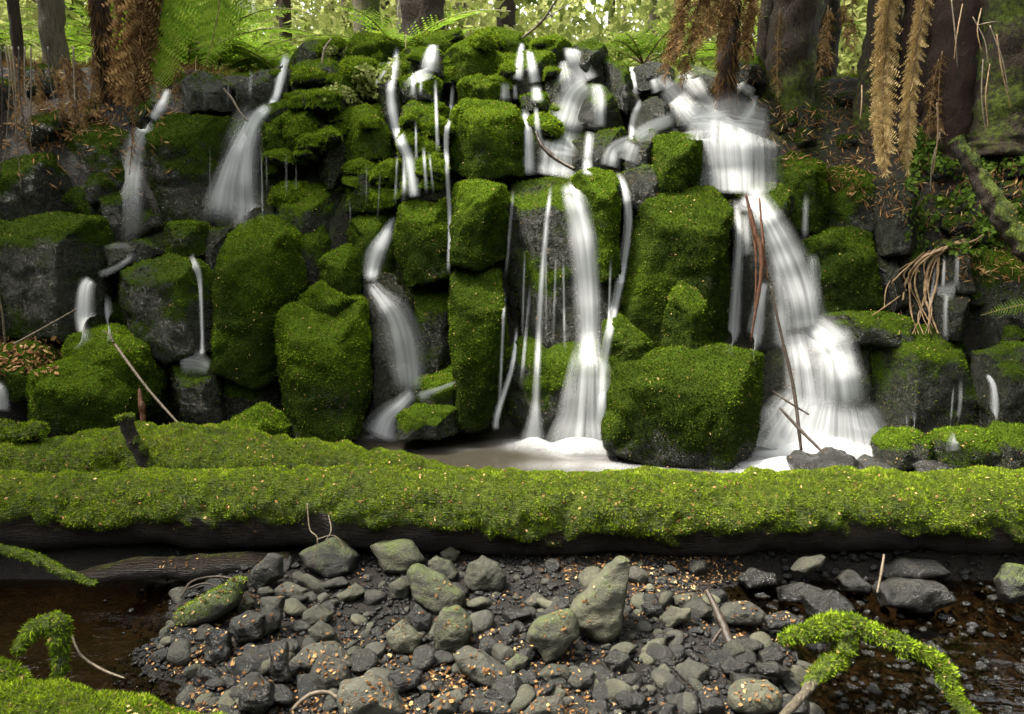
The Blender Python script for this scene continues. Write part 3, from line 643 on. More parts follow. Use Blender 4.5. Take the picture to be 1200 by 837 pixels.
for k in range(900):
    px, py = (rgk.uniform(900, 1330), rgk.uniform(110, 430)) if k % 5 > 1 else (rgk.uniform(-260, 215), rgk.uniform(95, 430))
    if got >= 110: break
    d = Vector(ray(px, py)); h = CLIFF.ray_cast(Vector(CAM), d.normalized()); ht = TBVH.ray_cast(Vector(CAM), d.normalized())
    if h[0] is None or ht[0] is None or (ht[0] - h[0]).length > .02 or h[0].y > 6.6: continue
    r = rgk.uniform(.10, .30) * (1.9 if px < -20 or px > 1220 else 1); a, b2 = BK[got % 8]; o = link('bank_rock', a); o.location = h[0] + Vector((0, r * .15, -r * .1)); o.scale = (r,) * 3; o.rotation_euler = tuple(rgk.uniform(0, 6.28, 3))
    if o.rotation_euler: o.rotation_euler = (rgk.normal(0, .3), rgk.normal(0, .3), rgk.uniform(0, 6.28))
    lab = 'dark mossy rock bedded in the steep right bank' if px > 600 else 'dark mossy rock bedded in the shaded left bank'
    tag(o, lab, 'rock', 'rocks in the right bank' if px > 600 else 'rocks in the left bank'); link('moss', b2, o, 'stuff'); got += 1
    M4 = Matrix.LocRotScale(o.location, o.rotation_euler, o.scale); Vc = np.array([v.co[:] for v in a.vertices]) @ np.array(M4.to_3x3()).T + np.array(o.location); collide(Vc, np.array([tuple(p.vertices) for p in a.polygons]))
CLIFF = BVHTree.FromPolygons([tuple(v) for v in np.concatenate(ALLV)], np.concatenate(ALLF).tolist())
# moss on the soil of the cliff between the boulders
tw = np.clip(TM - 0.3, 0, 1) * ((TV[:, 1] > 4.9) & (TV[:, 1] < 7.5) & (np.abs(TV[:, 0]) < 4.6) & (TV[:, 2] > 0.3))
bv = blades(TV, TF, tw, 9000, 0.022, 0.005, 1, 0.6, 0.2, np.clip(TM * 0 + 0.35 + 0.4 * sstep(1.5, 2.6, TV[:, 2]), 0, 1), 5, 0.02, cap=60000)
link('cliff_moss', make_mesh('cliff_moss', bv[0], bv[1], M['moss'], dict(tint=bv[2], tone=bv[3]), False), kind='stuff')
bpy.data.objects['cliff_moss']['label'] = 'moss growing on the soil between the cliff boulders'
bpy.data.objects['cliff_moss']['category'] = 'moss'
# ------------------------------------------------------------------ fallen logs, mossy branches, roots
def mossy_limb(name, label, cat, pts, rad, seg=28, n=80, rough=0.22, fr=6, seed=1, moss_from=-0.25, moss_amt=1.0, dens=16000, length=0.017,
               width=0.0036, tone=0.9, bark='bark', base=None, part='trunk', droop=0.15, thick=0.012, litter=0.02, cap=400000, extra=None, sheet_y=None):
    V, F = tube(pts, rad, seg, n, rough, fr, seed)
    if extra: V = extra(V)
    N = vnormals(V, F); up = N[:, 2]; nz = fbm(V * 4.5, 3, seed + 1); nf = fbm(V * 17, 2, seed + 2)
    m = sstep(moss_from - 0.24, moss_from + 0.20, up + 0.45 * nz + 0.16 * nf) * moss_amt
    V = V + N * (thick * m * (1.1 + 0.9 * nf + 0.8 * nz))[:, None]
    loc = np.array(pts).mean(0) if base is None else np.array(base)
    t = thing(name, label, cat, loc)
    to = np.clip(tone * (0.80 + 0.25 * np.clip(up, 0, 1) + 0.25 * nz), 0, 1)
    link(part, make_mesh(part, V - loc, F, M[bark], dict(moss=m, tone=to)), t)
    wgt = np.clip(m - 0.25, 0, 1)
    bv = blades(V, F, wgt, dens, length, width, 1, 0.65, droop, to, seed, litter, cap=cap)
    link('moss', make_mesh('moss', bv[0] - loc, bv[1], M['moss'], dict(tint=bv[2], tone=bv[3]), False), t, 'stuff')
    collide(V, F)
    return t
LY = 3.60
log_pts = [P(-140, 604, LY), P(0, 603, LY), P(150, 598, LY), P(350, 599, LY - .02), P(600, 603, LY), P(800, 605, LY), P(1000, 605, LY + .02), P(1200, 604, LY), P(1360, 603, LY)]
front_log = mossy_limb('fallen_log', 'long mossy tree trunk lying right across the creek below the pool', 'log', log_pts,
    [.165, .165, .165, .170, .178, .182, .178, .182, .182], 60, 460, 0.20, 4, 41, 0.0, 1.0, 60000, 0.0095, 0.0025, 1.0, thick=0.026, litter=0.02)
rear_pts = [P(-120, 560, 4.0), P(0, 556, 4.0), P(110, 546, 4.05), P(210, 546, 4.05), P(330, 557, 4.02), P(450, 565, 3.98), P(560, 575, 3.92), P(660, 580, 3.88)]
rear_log = mossy_limb('fallen_log', 'thick humped mossy log behind the long one, tapering out towards the middle of the pool', 'log', rear_pts,
    [.14, .15, .17, .19, .165, .125, .09, .06], 44, 220, 0.40, 4, 52, -0.45, 1.0, 62000, 0.0105, 0.0024, 0.98, thick=0.030, litter=0.02)
mossy_limb('mossy_stub', 'short upright branch stub with a mossy cap on the humped log', 'branch stub',
    [P(176, 560, 3.79), P(164, 532, 3.78), P(152, 508, 3.78), P(146, 490, 3.78)], [.036, .030, .032, .036], 18, 30, 0.35, 18, 61, 0.45, 1.0, 50000, 0.012, 0.0024, 0.85, part='stub', thick=0.012)
mossy_limb('mossy_root', 'broken mossy root end jutting in at the left bank above the logs', 'root',
    [P(-60, 505, 4.05), P(0, 508, 4.02), P(30, 510, 4.0), P(46, 506, 3.98)], [.06, .055, .05, .03], 22, 40, 0.35, 9, 62, -0.2, 1.0, 30000, 0.02, 0.004, 0.95, part='root', thick=0.02)
mossy_limb('sunken_log', 'brown half-sunken log lying in the shadow under the long mossy trunk', 'log',
    [P(90, 676, 3.30), P(160, 668, 3.34), P(240, 664, 3.36), P(340, 660, 3.42)], [.02, .05, .055, .045], 28, 90, 0.45, 7, 63, 0.75, 0.35, 12000, 0.01, 0.003, 0.15, part='trunk', thick=0.008)
mossy_limb('mossy_branch', 'thin mossy branch reaching over the dark water from the left bank', 'branch',
    [P(-60, 632, 3.0), P(0, 645, 2.98), P(40, 656, 2.96), P(75, 673, 2.95), P(112, 686, 2.94)], [.020, .019, .016, .011, .005], 16, 60, 0.4, 16, 64, -0.15, 1.0, 42000, 0.011, 0.0024, 0.8, part='limb', thick=0.008, droop=0.5)
mossy_limb('mossy_stump', 'small mossy snag with a hanging beard of moss in the left shallows', 'stump',
    [P(20, 762, 2.45), P(40, 738, 2.5), P(66, 730, 2.52), P(70, 760, 2.50), P(68, 800, 2.46)], [.010, .018, .022, .017, .006], 18, 44, 0.4, 14, 65, -0.6, 1.0, 46000, 0.016, 0.0024, 0.75, part='snag', thick=0.010, droop=0.9)
mossy_limb('mossy_hummock', 'bright mossy hummock with an orange leaf at the near left bank', 'moss hummock',
    [P(-80, 870, 2.18), P(60, 872, 2.16), P(160, 880, 2.12), P(300, 900, 2.06)], [.14, .13, .12, .08], 40, 110, 0.3, 6, 66, -0.2, 1.0, 60000, 0.013, 0.0026, 1.0, part='soil', thick=0.02, droop=-0.2)
mossy_limb('mossy_hummock', 'low mossy tuft at the water edge beside the bearded snag', 'moss hummock',
    [P(-60, 800, 2.35), P(0, 800, 2.33), P(24, 806, 2.31)], [.06, .05, .02], 24, 40, 0.3, 9, 67, -0.2, 1.0, 42000, 0.02, 0.0036, 0.85, part='soil', thick=0.015)
# the forked root in the right shallows: one thing, three limbs
froot = thing('forked_root', 'green mossy root forking over the right shallows, its near prong bare and grey', 'root', G(960, 800, -0.05))
fl = np.array(froot.location)
for i, (nm, pts, rad, mf, dn) in enumerate([
    ('limb', [P(915, 753, 2.52), P(940, 742, 2.54), P(990, 738, 2.55), P(1040, 754, 2.53), P(1090, 772, 2.50), P(1112, 790, 2.46), P(1130, 820, 2.40), P(1145, 850, 2.34)], [.014, .022, .034, .029, .025, .023, .018, .012], -0.3, 52000),
    ('prong', [P(992, 740, 2.53), P(985, 768, 2.49), P(970, 790, 2.44), P(945, 815, 2.36), P(915, 842, 2.26)], [.032, .026, .019, .015, .012], -0.2, 42000)]):
    pts = np.array(pts); pts[1:-1] += np.random.default_rng(5 + i).normal(0, .012, pts[1:-1].shape); V, F = tube(pts, rad, 20, 110, 0.55, 20, 70 + i); N = vnormals(V, F); nz = fbm(V * 9, 3, 71 + i)
    m = sstep(mf - .25, mf + .25, N[:, 2] + .35 * nz)
    if nm == 'prong': m = m * sstep(0.55, 0.3, np.clip((2.5 - V[:, 1]) / 0.24, 0, 1))
    V = V + N * (0.012 * m * (1 + nz))[:, None]
    to = np.clip(0.8 + 0.3 * nz, 0, 1)
    l = link(nm, make_mesh(nm, V - fl, F, M['pale' if nm == 'prong' else 'bark'], dict(moss=m)), froot)
    bv = blades(V, F, np.clip(m - .25, 0, 1), dn, .014, .003, 1, .65, .2, to, 72 + i, .03)
    link('moss', make_mesh('moss', bv[0] - fl, bv[1], M['moss'], dict(tint=bv[2], tone=bv[3]), False), l, 'stuff')

# ------------------------------------------------------------------ the stones of the gravel bar (traced), then pebbles
Z2 = lambda pts: [(180 + x / 3.158, 600 + y / 3.158) for x, y in pts]
Z3 = lambda pts: [(400 + x / 3.158, 600 + y / 3.158) for x, y in pts]
Z4 = lambda pts: [(700 + x / 2.4, 600 + y / 2.4) for x, y in pts]
GREY, DARK, OLIVE = 'smooth grey river stone lying on the gravel bar', 'dark wet river stone half bedded in the gravel bar', 'olive grey angular stone lying on the gravel bar'
STONES = [
 (Z2([(535,155),(660,98),(735,165),(720,225),(640,245),(560,200)]), 'g', .5, 0, 'grey gabled stone touching the long log, twigs drooping over it'),
 (Z2([(350,230),(385,195),(420,158),(465,170),(460,240),(370,290)]), 'g', .2, 0, 'grey stone with a blunt upright horn left of the gabled stone'),
 (Z2([(60,385),(180,310),(270,252),(300,265),(280,350),(200,400),(75,430)]), 'g', .85, 0, 'long wedge-shaped stone with a bright mossy upper face at the left water edge'),
 (Z2([(395,325),(478,318),(455,430),(400,460)]), 'g', .1, 0, 'pale upright slab of stone, squared at the top'),
 (Z2([(190,440),(230,425),(270,450),(275,520),(240,600),(195,570)]), 'd', 0, .8, 'tall wet egg-shaped stone standing in the left water edge'),
 (Z2([(285,400),(340,375),(395,390),(385,470),(310,490),(280,440)]), 'd', .1, .3, 'rounded dark stone left of the pale upright slab'),
 (Z2([(60,470),(110,435),(175,440),(165,480),(110,530),(65,520)]), 'd', .1, .8, 'wet pitted stone below the mossy wedge'),
 (Z2([(265,580),(330,520),(420,500),(430,600),(400,660),(300,650)]), 'd', 0, .8, 'large black wet stone beside the left water'),
 (Z2([(430,500),(480,490),(500,620),(450,660),(425,600)]), 'd', 0, .6, 'black leaning slab resting on the large black wet stone'),
 (Z2([(310,670),(370,615),(415,650),(430,710),(400,748),(310,740)]), 'd', .1, .6, 'mottled dark stone at the near left water edge'),
 (Z2([(500,555),(560,500),(650,490),(745,575),(600,600),(520,590)]), 'g', 0, .2, 'broad flat grey stone with a smooth sloping top'),
 (Z2([(575,600),(610,540),(700,575),(715,635),(620,665),(575,640)]), 'g', .1, .1, 'grey block propped against the broad flat stone'),
 (Z2([(665,655),(800,625),(870,660),(920,748),(900,790),(700,790)]), 'g', .1, 0, 'largest grey stone at the near edge of the bar'),
 (Z2([(570,440),(610,410),(660,450),(670,490),(590,500)]), 'o', .2, 0, OLIVE),
 (Z2([(538,390),(600,350),(650,380),(640,410),(560,425)]), 'o', .2, 0, OLIVE),
 (Z2([(675,310),(740,270),(775,300),(740,325),(690,332)]), 'o', 0, 0, OLIVE),
 (Z2([(590,270),(690,245),(720,270),(640,290),(600,290)]), 'd', 0, .1, DARK),
 (Z2([(440,290),(490,262),(555,290),(540,330),(460,320)]), 'g', .1, 0, GREY),
 (Z2([(510,235),(530,222),(575,250),(570,280),(520,270)]), 'g', .1, 0, GREY),
 (Z2([(385,285),(420,278),(440,298),(410,318),(385,308)]), 'o', .0, 0, OLIVE),
 (Z2([(305,340),(340,308),(365,335),(350,370),(310,370)]), 'o', .1, 0, OLIVE),
 (Z2([(800,130),(830,108),(940,112),(990,180),(930,230),(850,225)]), 'o', .55, 0, 'greenish stone with orange litter on top tucked under the long log'),
 (Z2([(945,230),(975,205),(1070,245),(1135,310),(1120,360),(1050,375),(960,330)]), 'o', .6, 0, 'large greenish stone slanting down to the right, shadowed below'),
 (Z2([(1045,410),(1070,370),(1130,358),(1170,410),(1165,480),(1120,525),(1045,515)]), 'o', .6, 0, 'upright lumpy stone with yellow-green lichen in the middle of the bar'),
 (Z2([(860,460),(920,400),(985,470),(960,520),(890,520)]), 'o', .15, 0, 'plain pyramid-shaped olive stone'),
 (Z2([(865,605),(920,580),(985,600),(975,650),(900,680),(865,640)]), 'd', 0, .4, DARK),
 (Z2([(945,390),(970,350),(1030,390),(1020,440),(965,450)]), 'd', .1, .1, DARK),
 (Z2([(870,275),(910,250),(945,270),(940,320),(880,320)]), 'o', .3, 0, OLIVE),
 (Z2([(1020,720),(1060,690),(1120,668),(1145,690),(1120,748),(1020,760)]), 'g', .0, .1, GREY),
 (Z2([(970,650),(1020,630),(1050,660),(1000,685)]), 'd', 0, .3, DARK),
 (Z3([(465,250),(475,190),(520,162),(580,195),(600,240),(585,285),(470,295)]), 'o', .35, 0, 'upright pale stone with a notched crown below the long log'),
 (Z3([(420,535),(460,515),(520,530),(600,585),(635,630),(600,665),(520,650),(440,600)]), 'g', .15, .05, 'smooth oval cobble slanting down to the right at the near side of the bar'),
 (Z3([(690,460),(740,410),(840,378),(870,410),(875,465),(800,550),(760,565),(720,500)]), 'o', .5, 0, 'triangular lichen-stained stone beside the pointed stone'),
 (Z3([(885,340),(940,270),(1030,155),(1050,145),(1082,205),(1050,330),(1030,440),(980,480),(900,440),(870,380)]), 'o', .40, 0, 'tall pointed stone leaning up towards the long log'),
 (Z3([(735,600),(780,570),(845,580),(840,620),(760,630)]), 'o', .1, 0, OLIVE),
 (Z3([(840,630),(870,590),(935,590),(940,640),(880,665)]), 'g', .0, 0, GREY),
 (Z3([(690,690),(780,630),(795,650),(760,690),(710,700)]), 'd', .0, .1, DARK),
 (Z3([(605,565),(650,530),(690,545),(680,580),(620,598)]), 'o', .4, 0, OLIVE),
 (Z3([(680,335),(720,298),(762,330),(740,358),(690,352)]), 'g', .1, 0, GREY),
 (Z3([(740,380),(800,320),(840,350),(800,395),(745,402)]), 'g', .1, .1, GREY),
 (Z3([(505,490),(545,465),(580,490),(570,530),(520,530)]), 'd', .0, .1, DARK),
 (Z3([(1020,690),(1060,655),(1125,700),(1110,740),(1040,735)]), 'd', .0, .3, DARK),
 (Z3([(430,760),(440,700),(500,690),(600,710),(640,760)]), 'd', .0, .2, DARK),
 (Z3([(660,760),(720,700),(810,690),(830,760)]), 'g', .0, .1, GREY),
 (Z3([(365,150),(400,132),(437,150),(420,185),(375,185)]), 'o', .2, 0, OLIVE),
 (Z3([(320,190),(350,165),(400,185),(430,230),(420,260),(340,240)]), 'o', .4, 0, OLIVE),
 (Z3([(985,545),(1020,515),(1070,535),(1065,585),(1000,590)]), 'd', .0, .4, DARK),
 (Z4([(385,520),(420,490),(490,485),(525,520),(510,560),(440,572),(395,555)]), 'o', .25, 0, 'smooth round olive cobble beside the bare prong of the forked root'),
 (Z4([(355,290),(380,262),(430,255),(475,290),(460,318),(370,315)]), 'g', .1, .1, 'rounded grey cobble right of the leaning dark stick'),
 (Z4([(180,310),(215,270),(262,275),(265,300),(200,330)]), 'o', .1, .1, OLIVE),
 (Z4([(220,240),(270,228),(290,250),(260,280),(225,265)]), 'o', .1, .1, OLIVE),
 (Z4([(285,275),(300,255),(325,275),(320,300),(290,300)]), 'g', 0, .1, GREY),
 (Z4([(455,430),(500,425),(550,450),(520,470),(460,460)]), 'd', 0, .4, DARK),
 (Z4([(375,480),(380,455),(440,465),(470,480),(440,495)]), 'd', 0, .4, DARK),
 (Z4([(355,440),(380,415),(430,430),(420,460),(365,455)]), 'd', 0, .4, DARK),
 (Z4([(60,520),(90,500),(135,520),(130,555),(75,555)]), 'd', 0, .3, DARK),
 (Z4([(25,420),(50,392),(90,410),(80,450),(40,450)]), 'd', 0, .5, DARK),
 (Z4([(190,490),(220,472),(250,495),(240,525),(200,520)]), 'd', 0, .4, DARK),
 (Z4([(285,520),(320,495),(345,515),(320,545),(295,540)]), 'd', 0, .4, DARK),
 (Z4([(130,265),(160,245),(190,270),(180,300),(140,295)]), 'd', 0, .5, DARK),
 (Z4([(465,400),(500,380),(535,405),(520,430),(470,425)]), 'd', 0, .4, DARK),
 # the dark stones right of the bar, under the log and on the wet shore
 (Z4([(690,190),(720,165),(780,210),(770,235),(710,225)]), 'd', .1, .7, 'dark slab in the shadow right of the bar, lit on its upper face'),
 (Z4([(560,165),(585,130),(650,122),(640,155),(590,172)]), 'o', .0, .3, 'tan flat stone in the shadow under the long log'),
 (Z4([(410,190),(440,160),(500,175),(510,205),(430,215)]), 'd', .0, .7, DARK),
 (Z4([(520,215),(580,200),(640,225),(620,260),(530,255)]), 'd', .0, .7, DARK),
 (Z4([(600,235),(680,225),(740,280),(700,310),(620,300)]), 'd', .0, .7, DARK),
 (Z4([(480,300),(540,285),(595,315),(560,335),(490,330)]), 'd', .0, .6, DARK),
 (Z4([(815,215),(870,190),(980,200),(1020,250),(940,290),(830,270)]), 'd', .1, .75, 'black glittering mound of stone in the right-hand water'),
 (Z4([(820,150),(860,130),(960,135),(1000,175),(900,195),(830,185)]), 'd', .1, .75, 'black glittering stone under the right part of the long log'),
 (Z4([(1150,190),(1180,150),(1240,160),(1240,260),(1170,250)]), 'd', .6, .3, 'mossy dark stone at the right bank below the long log'),
]
for i, (poly, kind, moss, wet, label) in enumerate(STONES):
    pa = np.array(poly); pc = pa.mean(0); pa = pc + (pa - pc) * 1.13; poly = pa; yb = pa[:, 1].max(); cx = pa[:, 0].mean()
    z0 = 0.045 if wet < 0.65 else -0.03
    g = G(cx, yb, z0); wpx = np.ptp(pa[:, 0]) / FPX * np.linalg.norm(g - CAM); hpx = np.ptp(pa[:, 1]) / FPX * np.linalg.norm(g - CAM)
    tall = hpx > wpx * 0.9
    lean = 0.30 if tall else 0.55
    raw_rock(900 + i, poly, g[1], max(0.05, 0.62 * min(wpx, hpx * 1.6)), lean=lean, bev=0.34, inset=0.84, E=(0, 1, -0.45), vox=float(np.clip(wpx / 25, 0.005, 0.013)), Zr=z0,
             moss=moss, wet=wet, label=label, kind=kind)
SB_V, SB_F, SB_n = [], [], 0
for V, F, I in finish_raw():
    s, sd = I['size'], I['seed']
    cen = V.mean(0); ext = (V.max(0) - V.min(0)) * .5; rgb = np.random.default_rng(sd)
    for q in range(7):
        nrm = rgb.normal(0, 1, 3) + [0, -.35, .5]; nrm /= np.linalg.norm(nrm); reach = np.abs(nrm * ext).sum() * rgb.uniform(.60, .85); dd = (V - cen) @ nrm
        V = V - np.outer(np.clip(dd - reach, 0, None) * .92, nrm)
    V = smooth(V, F, 2 if I['kind'] != 'g' else 4); N = vnormals(V, F); off = np.array([sd * 1.37, sd * .71, sd * .33]) % 50
    fac = np.abs(fbm(V / s * 1.3 + off, 2, sd))
    V = V + N * (s * (0.16 * fbm(V / s * 0.8 + off, 2, sd) - 0.10 * fac + 0.045 * fbm(V / s * 5 + off, 3, sd + 4)))[:, None]
    N = vnormals(V, F); nz = fbm(V * 14 + off, 3, sd + 3)
    m = np.clip(I['moss'] * (0.55 + 0.75 * N[:, 2]) + 0.3 * nz * (I['moss'] > .05), 0, 1)
    wet = np.clip(I['wet'] + 0.9 * sstep(0.03, -0.05, V[:, 2] - 0.02 * nz), 0, 1)
    me = make_mesh('stone', V, F, M[{'g': 'stone_grey', 'd': 'stone_dark', 'o': 'stone_olive'}[I['kind']]], dict(moss=m, wet=wet))
    o = tag(link('river_stone', me), I['label'], 'stone', 'stones of the gravel bar')
    if I['moss'] > 0.7:
        bv = blades(V, F, np.clip(m - .45, 0, 1), 40000, .010, .0026, 1, .6, 0, np.full(len(V), .8), sd, .04)
        link('moss', make_mesh('moss', bv[0], bv[1], M['moss'], dict(tint=bv[2], tone=bv[3]), False), o, 'stuff')
    SB_V.append(V); SB_F.append(tris(F) + SB_n); SB_n += len(V)
    collide(V, F)
# pebbles: shapes shared between copies
def pebble_mesh(seed, mat, sub=2, name='pebble'):
    bm = bmesh.new(); bmesh.ops.create_icosphere(bm, subdivisions=sub, radius=0.5)
    V = np.array([v.co[:] for v in bm.verts]); F = np.array([[v.index for v in f.verts] for f in bm.faces]); bm.free()
    rng = np.random.default_rng(seed)
    for _ in range(6):                                   # flat faces broken off at random
        n = rng.normal(0, 1, 3); n /= np.linalg.norm(n); h = rng.uniform(.26, .42); d = V @ n
        V = V - np.outer(np.clip(d - h, 0, None) * 0.85, n)
    V = V * np.array([1, rng.uniform(.65, .95), rng.uniform(.45, .75)]) * (1 + 0.12 * fbm(V * 2.5 + seed, 2, seed))[:, None]
    return V, F
PM = []
for k in range(12):
    V, F = pebble_mesh(300 + k, None, 3)
    mk = ['stone_dark', 'stone_grey', 'stone_dark', 'stone_olive'][k % 4]
    PM.append(make_mesh('pebble', V, F, M[mk], dict(moss=np.zeros(len(V)), wet=np.full(len(V), [.35, .1, .6, 0][k % 4]))))
rng = np.random.default_rng(99); placed = 0; small = []
stone_bvh = BVHTree.FromPolygons([tuple(v) for v in np.concatenate(SB_V)], np.concatenate(SB_F).tolist())
def on_bar(px, py):
    g = G(px, py, 0.03); return g
tries = 0
while placed < 400 and tries < 14000:
    tries += 1
    px, py = rng.uniform(180, 960), rng.uniform(660, 845); g = on_bar(px, py)
    if bar_at(g[0], g[1]) < 0.55: continue
    r = rng.uniform(.025, .055) if placed > 140 else rng.uniform(.055, .12)
    h = stone_bvh.ray_cast(Vector((g[0], g[1], 1)), Vector((0, 0, -1)))
    if h[0] is not None: continue
    z = gz(g[0], g[1])
    pk = int(rng.integers(12)); o = bpy.data.objects.new('cobble' if r > .055 else 'pebble', PM[pk]); pw = ['dark', 'grey', 'black wet', 'olive'][pk % 4]; COL.objects.link(o)
    o.location = (g[0], g[1], z + r * .14); o.scale = (r * 1.2,) * 3; o.rotation_euler = (rng.normal(0, .35), rng.normal(0, .35), rng.uniform(0, 6.3))
    tag(o, pw + (' fist-sized cobble packed among the bigger stones of the bar' if r > .055 else ' little pebble among leaflets on the gravel bar'), 'cobble' if r > .055 else 'pebble', pw + (' cobbles on the gravel bar' if r > .055 else ' pebbles on the gravel bar')); placed += 1
parts = []; wets = []
for k in range(7500):
    px, py = rng.uniform(120, 1230), rng.uniform(640, 850); g = on_bar(px, py); b = bar_at(g[0], g[1])
    wetzone = b < 0.3
    if wetzone and rng.random() < (0.35 if g[0] > 0 else .8): continue
    V, F = pebble_mesh(int(rng.integers(40)), None, 1); r = rng.uniform(.010, .036) if not wetzone else rng.uniform(.012, .065) * (1 if g[0] > 0 else .7); a = rng.uniform(0, 6.3); c, s_ = math.cos(a), math.sin(a)
    V = V @ np.array([[c, s_, 0], [-s_, c, 0], [0, 0, 1]]) * r + np.array([g[0], g[1], max(gz(g[0], g[1]) + r * .2, CREEK_Z - r * rng.uniform(0, .6) if wetzone else -1)]); parts.append((V, F)); wets.append(np.full(len(V), .9 if b < .5 else rng.uniform(.25, 1)))
V, F = join(parts)
o = link('gravel', make_mesh('gravel', V, F, M['gravel'], dict(moss=np.zeros(len(V)), wet=np.concatenate(wets))), kind='stuff')
o['label'] = 'fine dark gravel between the stones of the bar'; o['category'] = 'gravel'
collide(V, F)
# dark flat stones on the wet shore right of the pool
for k, (poly, lab) in enumerate([([(930,548),(945,538),(975,545),(985,556),(935,560)], 'flat black wet stone on the shore at the foot of the great right fall'),
        ([(962,545),(985,533),(1010,540),(1018,556),(965,560)], 'lumpy black wet stone on the shore below the great right fall'),
        ([(1012,552),(1030,544),(1055,550),(1050,562),(1012,562)], 'thin black wet stone beside the green-topped shore stone'),
        ([(1085,556),(1100,548),(1125,552),(1120,564),(1085,564)], 'small black wet stone between the two green shore stones')]):
    raw_rock(1200 + k, poly, 4.15, .2, lean=.6, bev=.4, inset=.75, vox=.01, label=lab)
for V, F, I in finish_raw():
    s, sd = I['size'], I['seed']; V = smooth(V, F, 3); N = vnormals(V, F)
    V = V + N * (s * .25 * fbm(V / s * 1.5, 3, sd))[:, None]
    tag(link('wet_stone', make_mesh('stone', V, F, M['stone_dark'], dict(moss=np.zeros(len(V)), wet=np.full(len(V), .8)))), I['label'], 'stone')
    collide(V, F)

# ------------------------------------------------------------------ fallen leaflets
GROUND = BVHTree.FromPolygons([tuple(v) for v in np.concatenate(ALLV)], np.concatenate(ALLF).tolist())
def litter(name, label, pts, size, seed, mat='litter', lift=.004, thin=.3):
    rng = np.random.default_rng(seed); Vs = []; n = len(pts)
    pts = np.array(pts); nr = pts[:, 3:]; p = pts[:, :3]
    d = rng.normal(0, 1, (n, 3)); d -= nr * (d * nr).sum(1, keepdims=True) * .8; d /= np.linalg.norm(d, axis=1, keepdims=True)
    s = np.cross(nr, d); s /= np.linalg.norm(s, axis=1, keepdims=True) + 1e-9
    L = size * rng.uniform(.5, 1.5, n)[:, None]; Wd = L * thin * rng.uniform(.6, 1.5, n)[:, None]; c = p + nr * lift
    bend = nr * L * rng.uniform(-.1, .35, n)[:, None]
    V = np.stack([c - d * L * .5, c + s * Wd * .5 + bend * .4, c + d * L * .5 + bend, c - s * Wd * .5 + bend * .4], 1).reshape(-1, 3)
    tint = np.repeat(np.clip(rng.beta(1.6, 1.5, n), 0, 1), 4)
    o = link(name, make_mesh(name, V, np.arange(n * 4).reshape(-1, 4), M[mat], dict(tint=tint), False), kind='stuff')
    o['label'] = label; o['category'] = 'leaf litter'; return o
def drop(n, x0, x1, y0, y1, z, seed, keep, bvh=GROUND, depth=None):
    rng = np.random.default_rng(seed); out = []
    for _ in range(n):
        px, py = rng.uniform(x0, x1), rng.uniform(y0, y1)
        d = Vector(ray(px, py)); h = bvh.ray_cast(Vector(CAM), d.normalized())
        if h[0] is None: continue
        nn = h[1] if h[1].dot(d) < 0 else -h[1]
        if keep(h[0], nn, px, py, rng): out.append((*h[0], *nn))
    return out
blob = lambda q: fbm(np.array([[q.x * 2.4, q.y * 2.4, 0.5]]), 3, 77)[0]
pts = drop(16000, 150, 960, 650, 840, .03, 5, lambda q, nn, px, py, r: q.z > -0.04 and bar_at(q.x, q.y) > .4 and blob(q) + r.normal(0, .15) > 0.10 - .14 * (px > 640) and r.random() < (.9 if q.z < .06 else .35) and nn.z > .45)
litter('leaf_litter', 'tan and orange leaflets strewn over the gravel bar', pts, .014, 6, thin=.5)
pts = drop(700, -20, 1220, 495, 640, .3, 8, lambda q, nn, px, py, r: nn.z > .1 and q.y < 4.4)
litter('log_litter', 'pale leaflets caught in the moss of the fallen logs', pts, .014, 9, lift=.016, thin=.5)
pts = drop(8000, 180, 1160, 60, 545, .3, 10, lambda q, nn, px, py, r: nn.z > .05 and q.y < 6.6 and r.random() < .12 + .88 * max(nn.z, 0) ** 2 and blob(q) + r.normal(0, .2) > .0)
litter('cliff_litter', 'small leaflets stuck to the wet boulders of the cliff', pts, .011, 11, lift=.012, thin=.55)
pts = drop(7000, 870, 1215, 30, 420, .3, 12, lambda q, nn, px, py, r: q.y < 9 and blob(q) + r.normal(0, .3) > -.1 and (py < 300 - (1130 - px) * .5 or px > 1090) and py < 330, bvh=GROUND)
RB = (TV[:, 0] > 1.75) & (TV[:, 1] > 4.3) & (TV[:, 1] < 7.2) & (TV[:, 2] > 1.55); LB = (TV[:, 0] < -2.2) & (TV[:, 0] > -5) & (TV[:, 1] > 4.3) & (TV[:, 1] < 7.2) & (TV[:, 2] > 2.0)
for nm, sel, lab, sd in (('dry_straw', RB, 'matted dry straw and fern stalks draped over the right bank', 3), ('dry_straw', LB, 'dry straw trailing over the top of the left bank', 4)):
    wg = sel * np.clip(fbm(TV * 2.2, 3, 60 + sd) * 2.2 + .25, 0, 1)
    bv = blades(TV, TF, wg, 2600, .10, .0035, 1, .9, .9, None, sd, cap=16000)
    o = link(nm, make_mesh(nm, bv[0] + np.array([0, -.02, .01]), bv[1], M['litter'], dict(tint=np.clip(bv[2] + .1, 0, 1)), False), kind='stuff'); o['label'] = lab; o['category'] = 'straw'
litter('bank_litter', 'brown leaves and broken fronds covering the right bank', pts, .055, 13, lift=.01, thin=.10)
pts = drop(3000, -10, 200, 40, 230, .3, 14, lambda q, nn, px, py, r: q.y < 9 and blob(q) + r.normal(0, .3) > -.05 and r.random() < (1.1 - py / 210))
litter('bank_litter', 'brown leaves hanging over the left bank edge', pts, .05, 15, lift=.01, thin=.2)
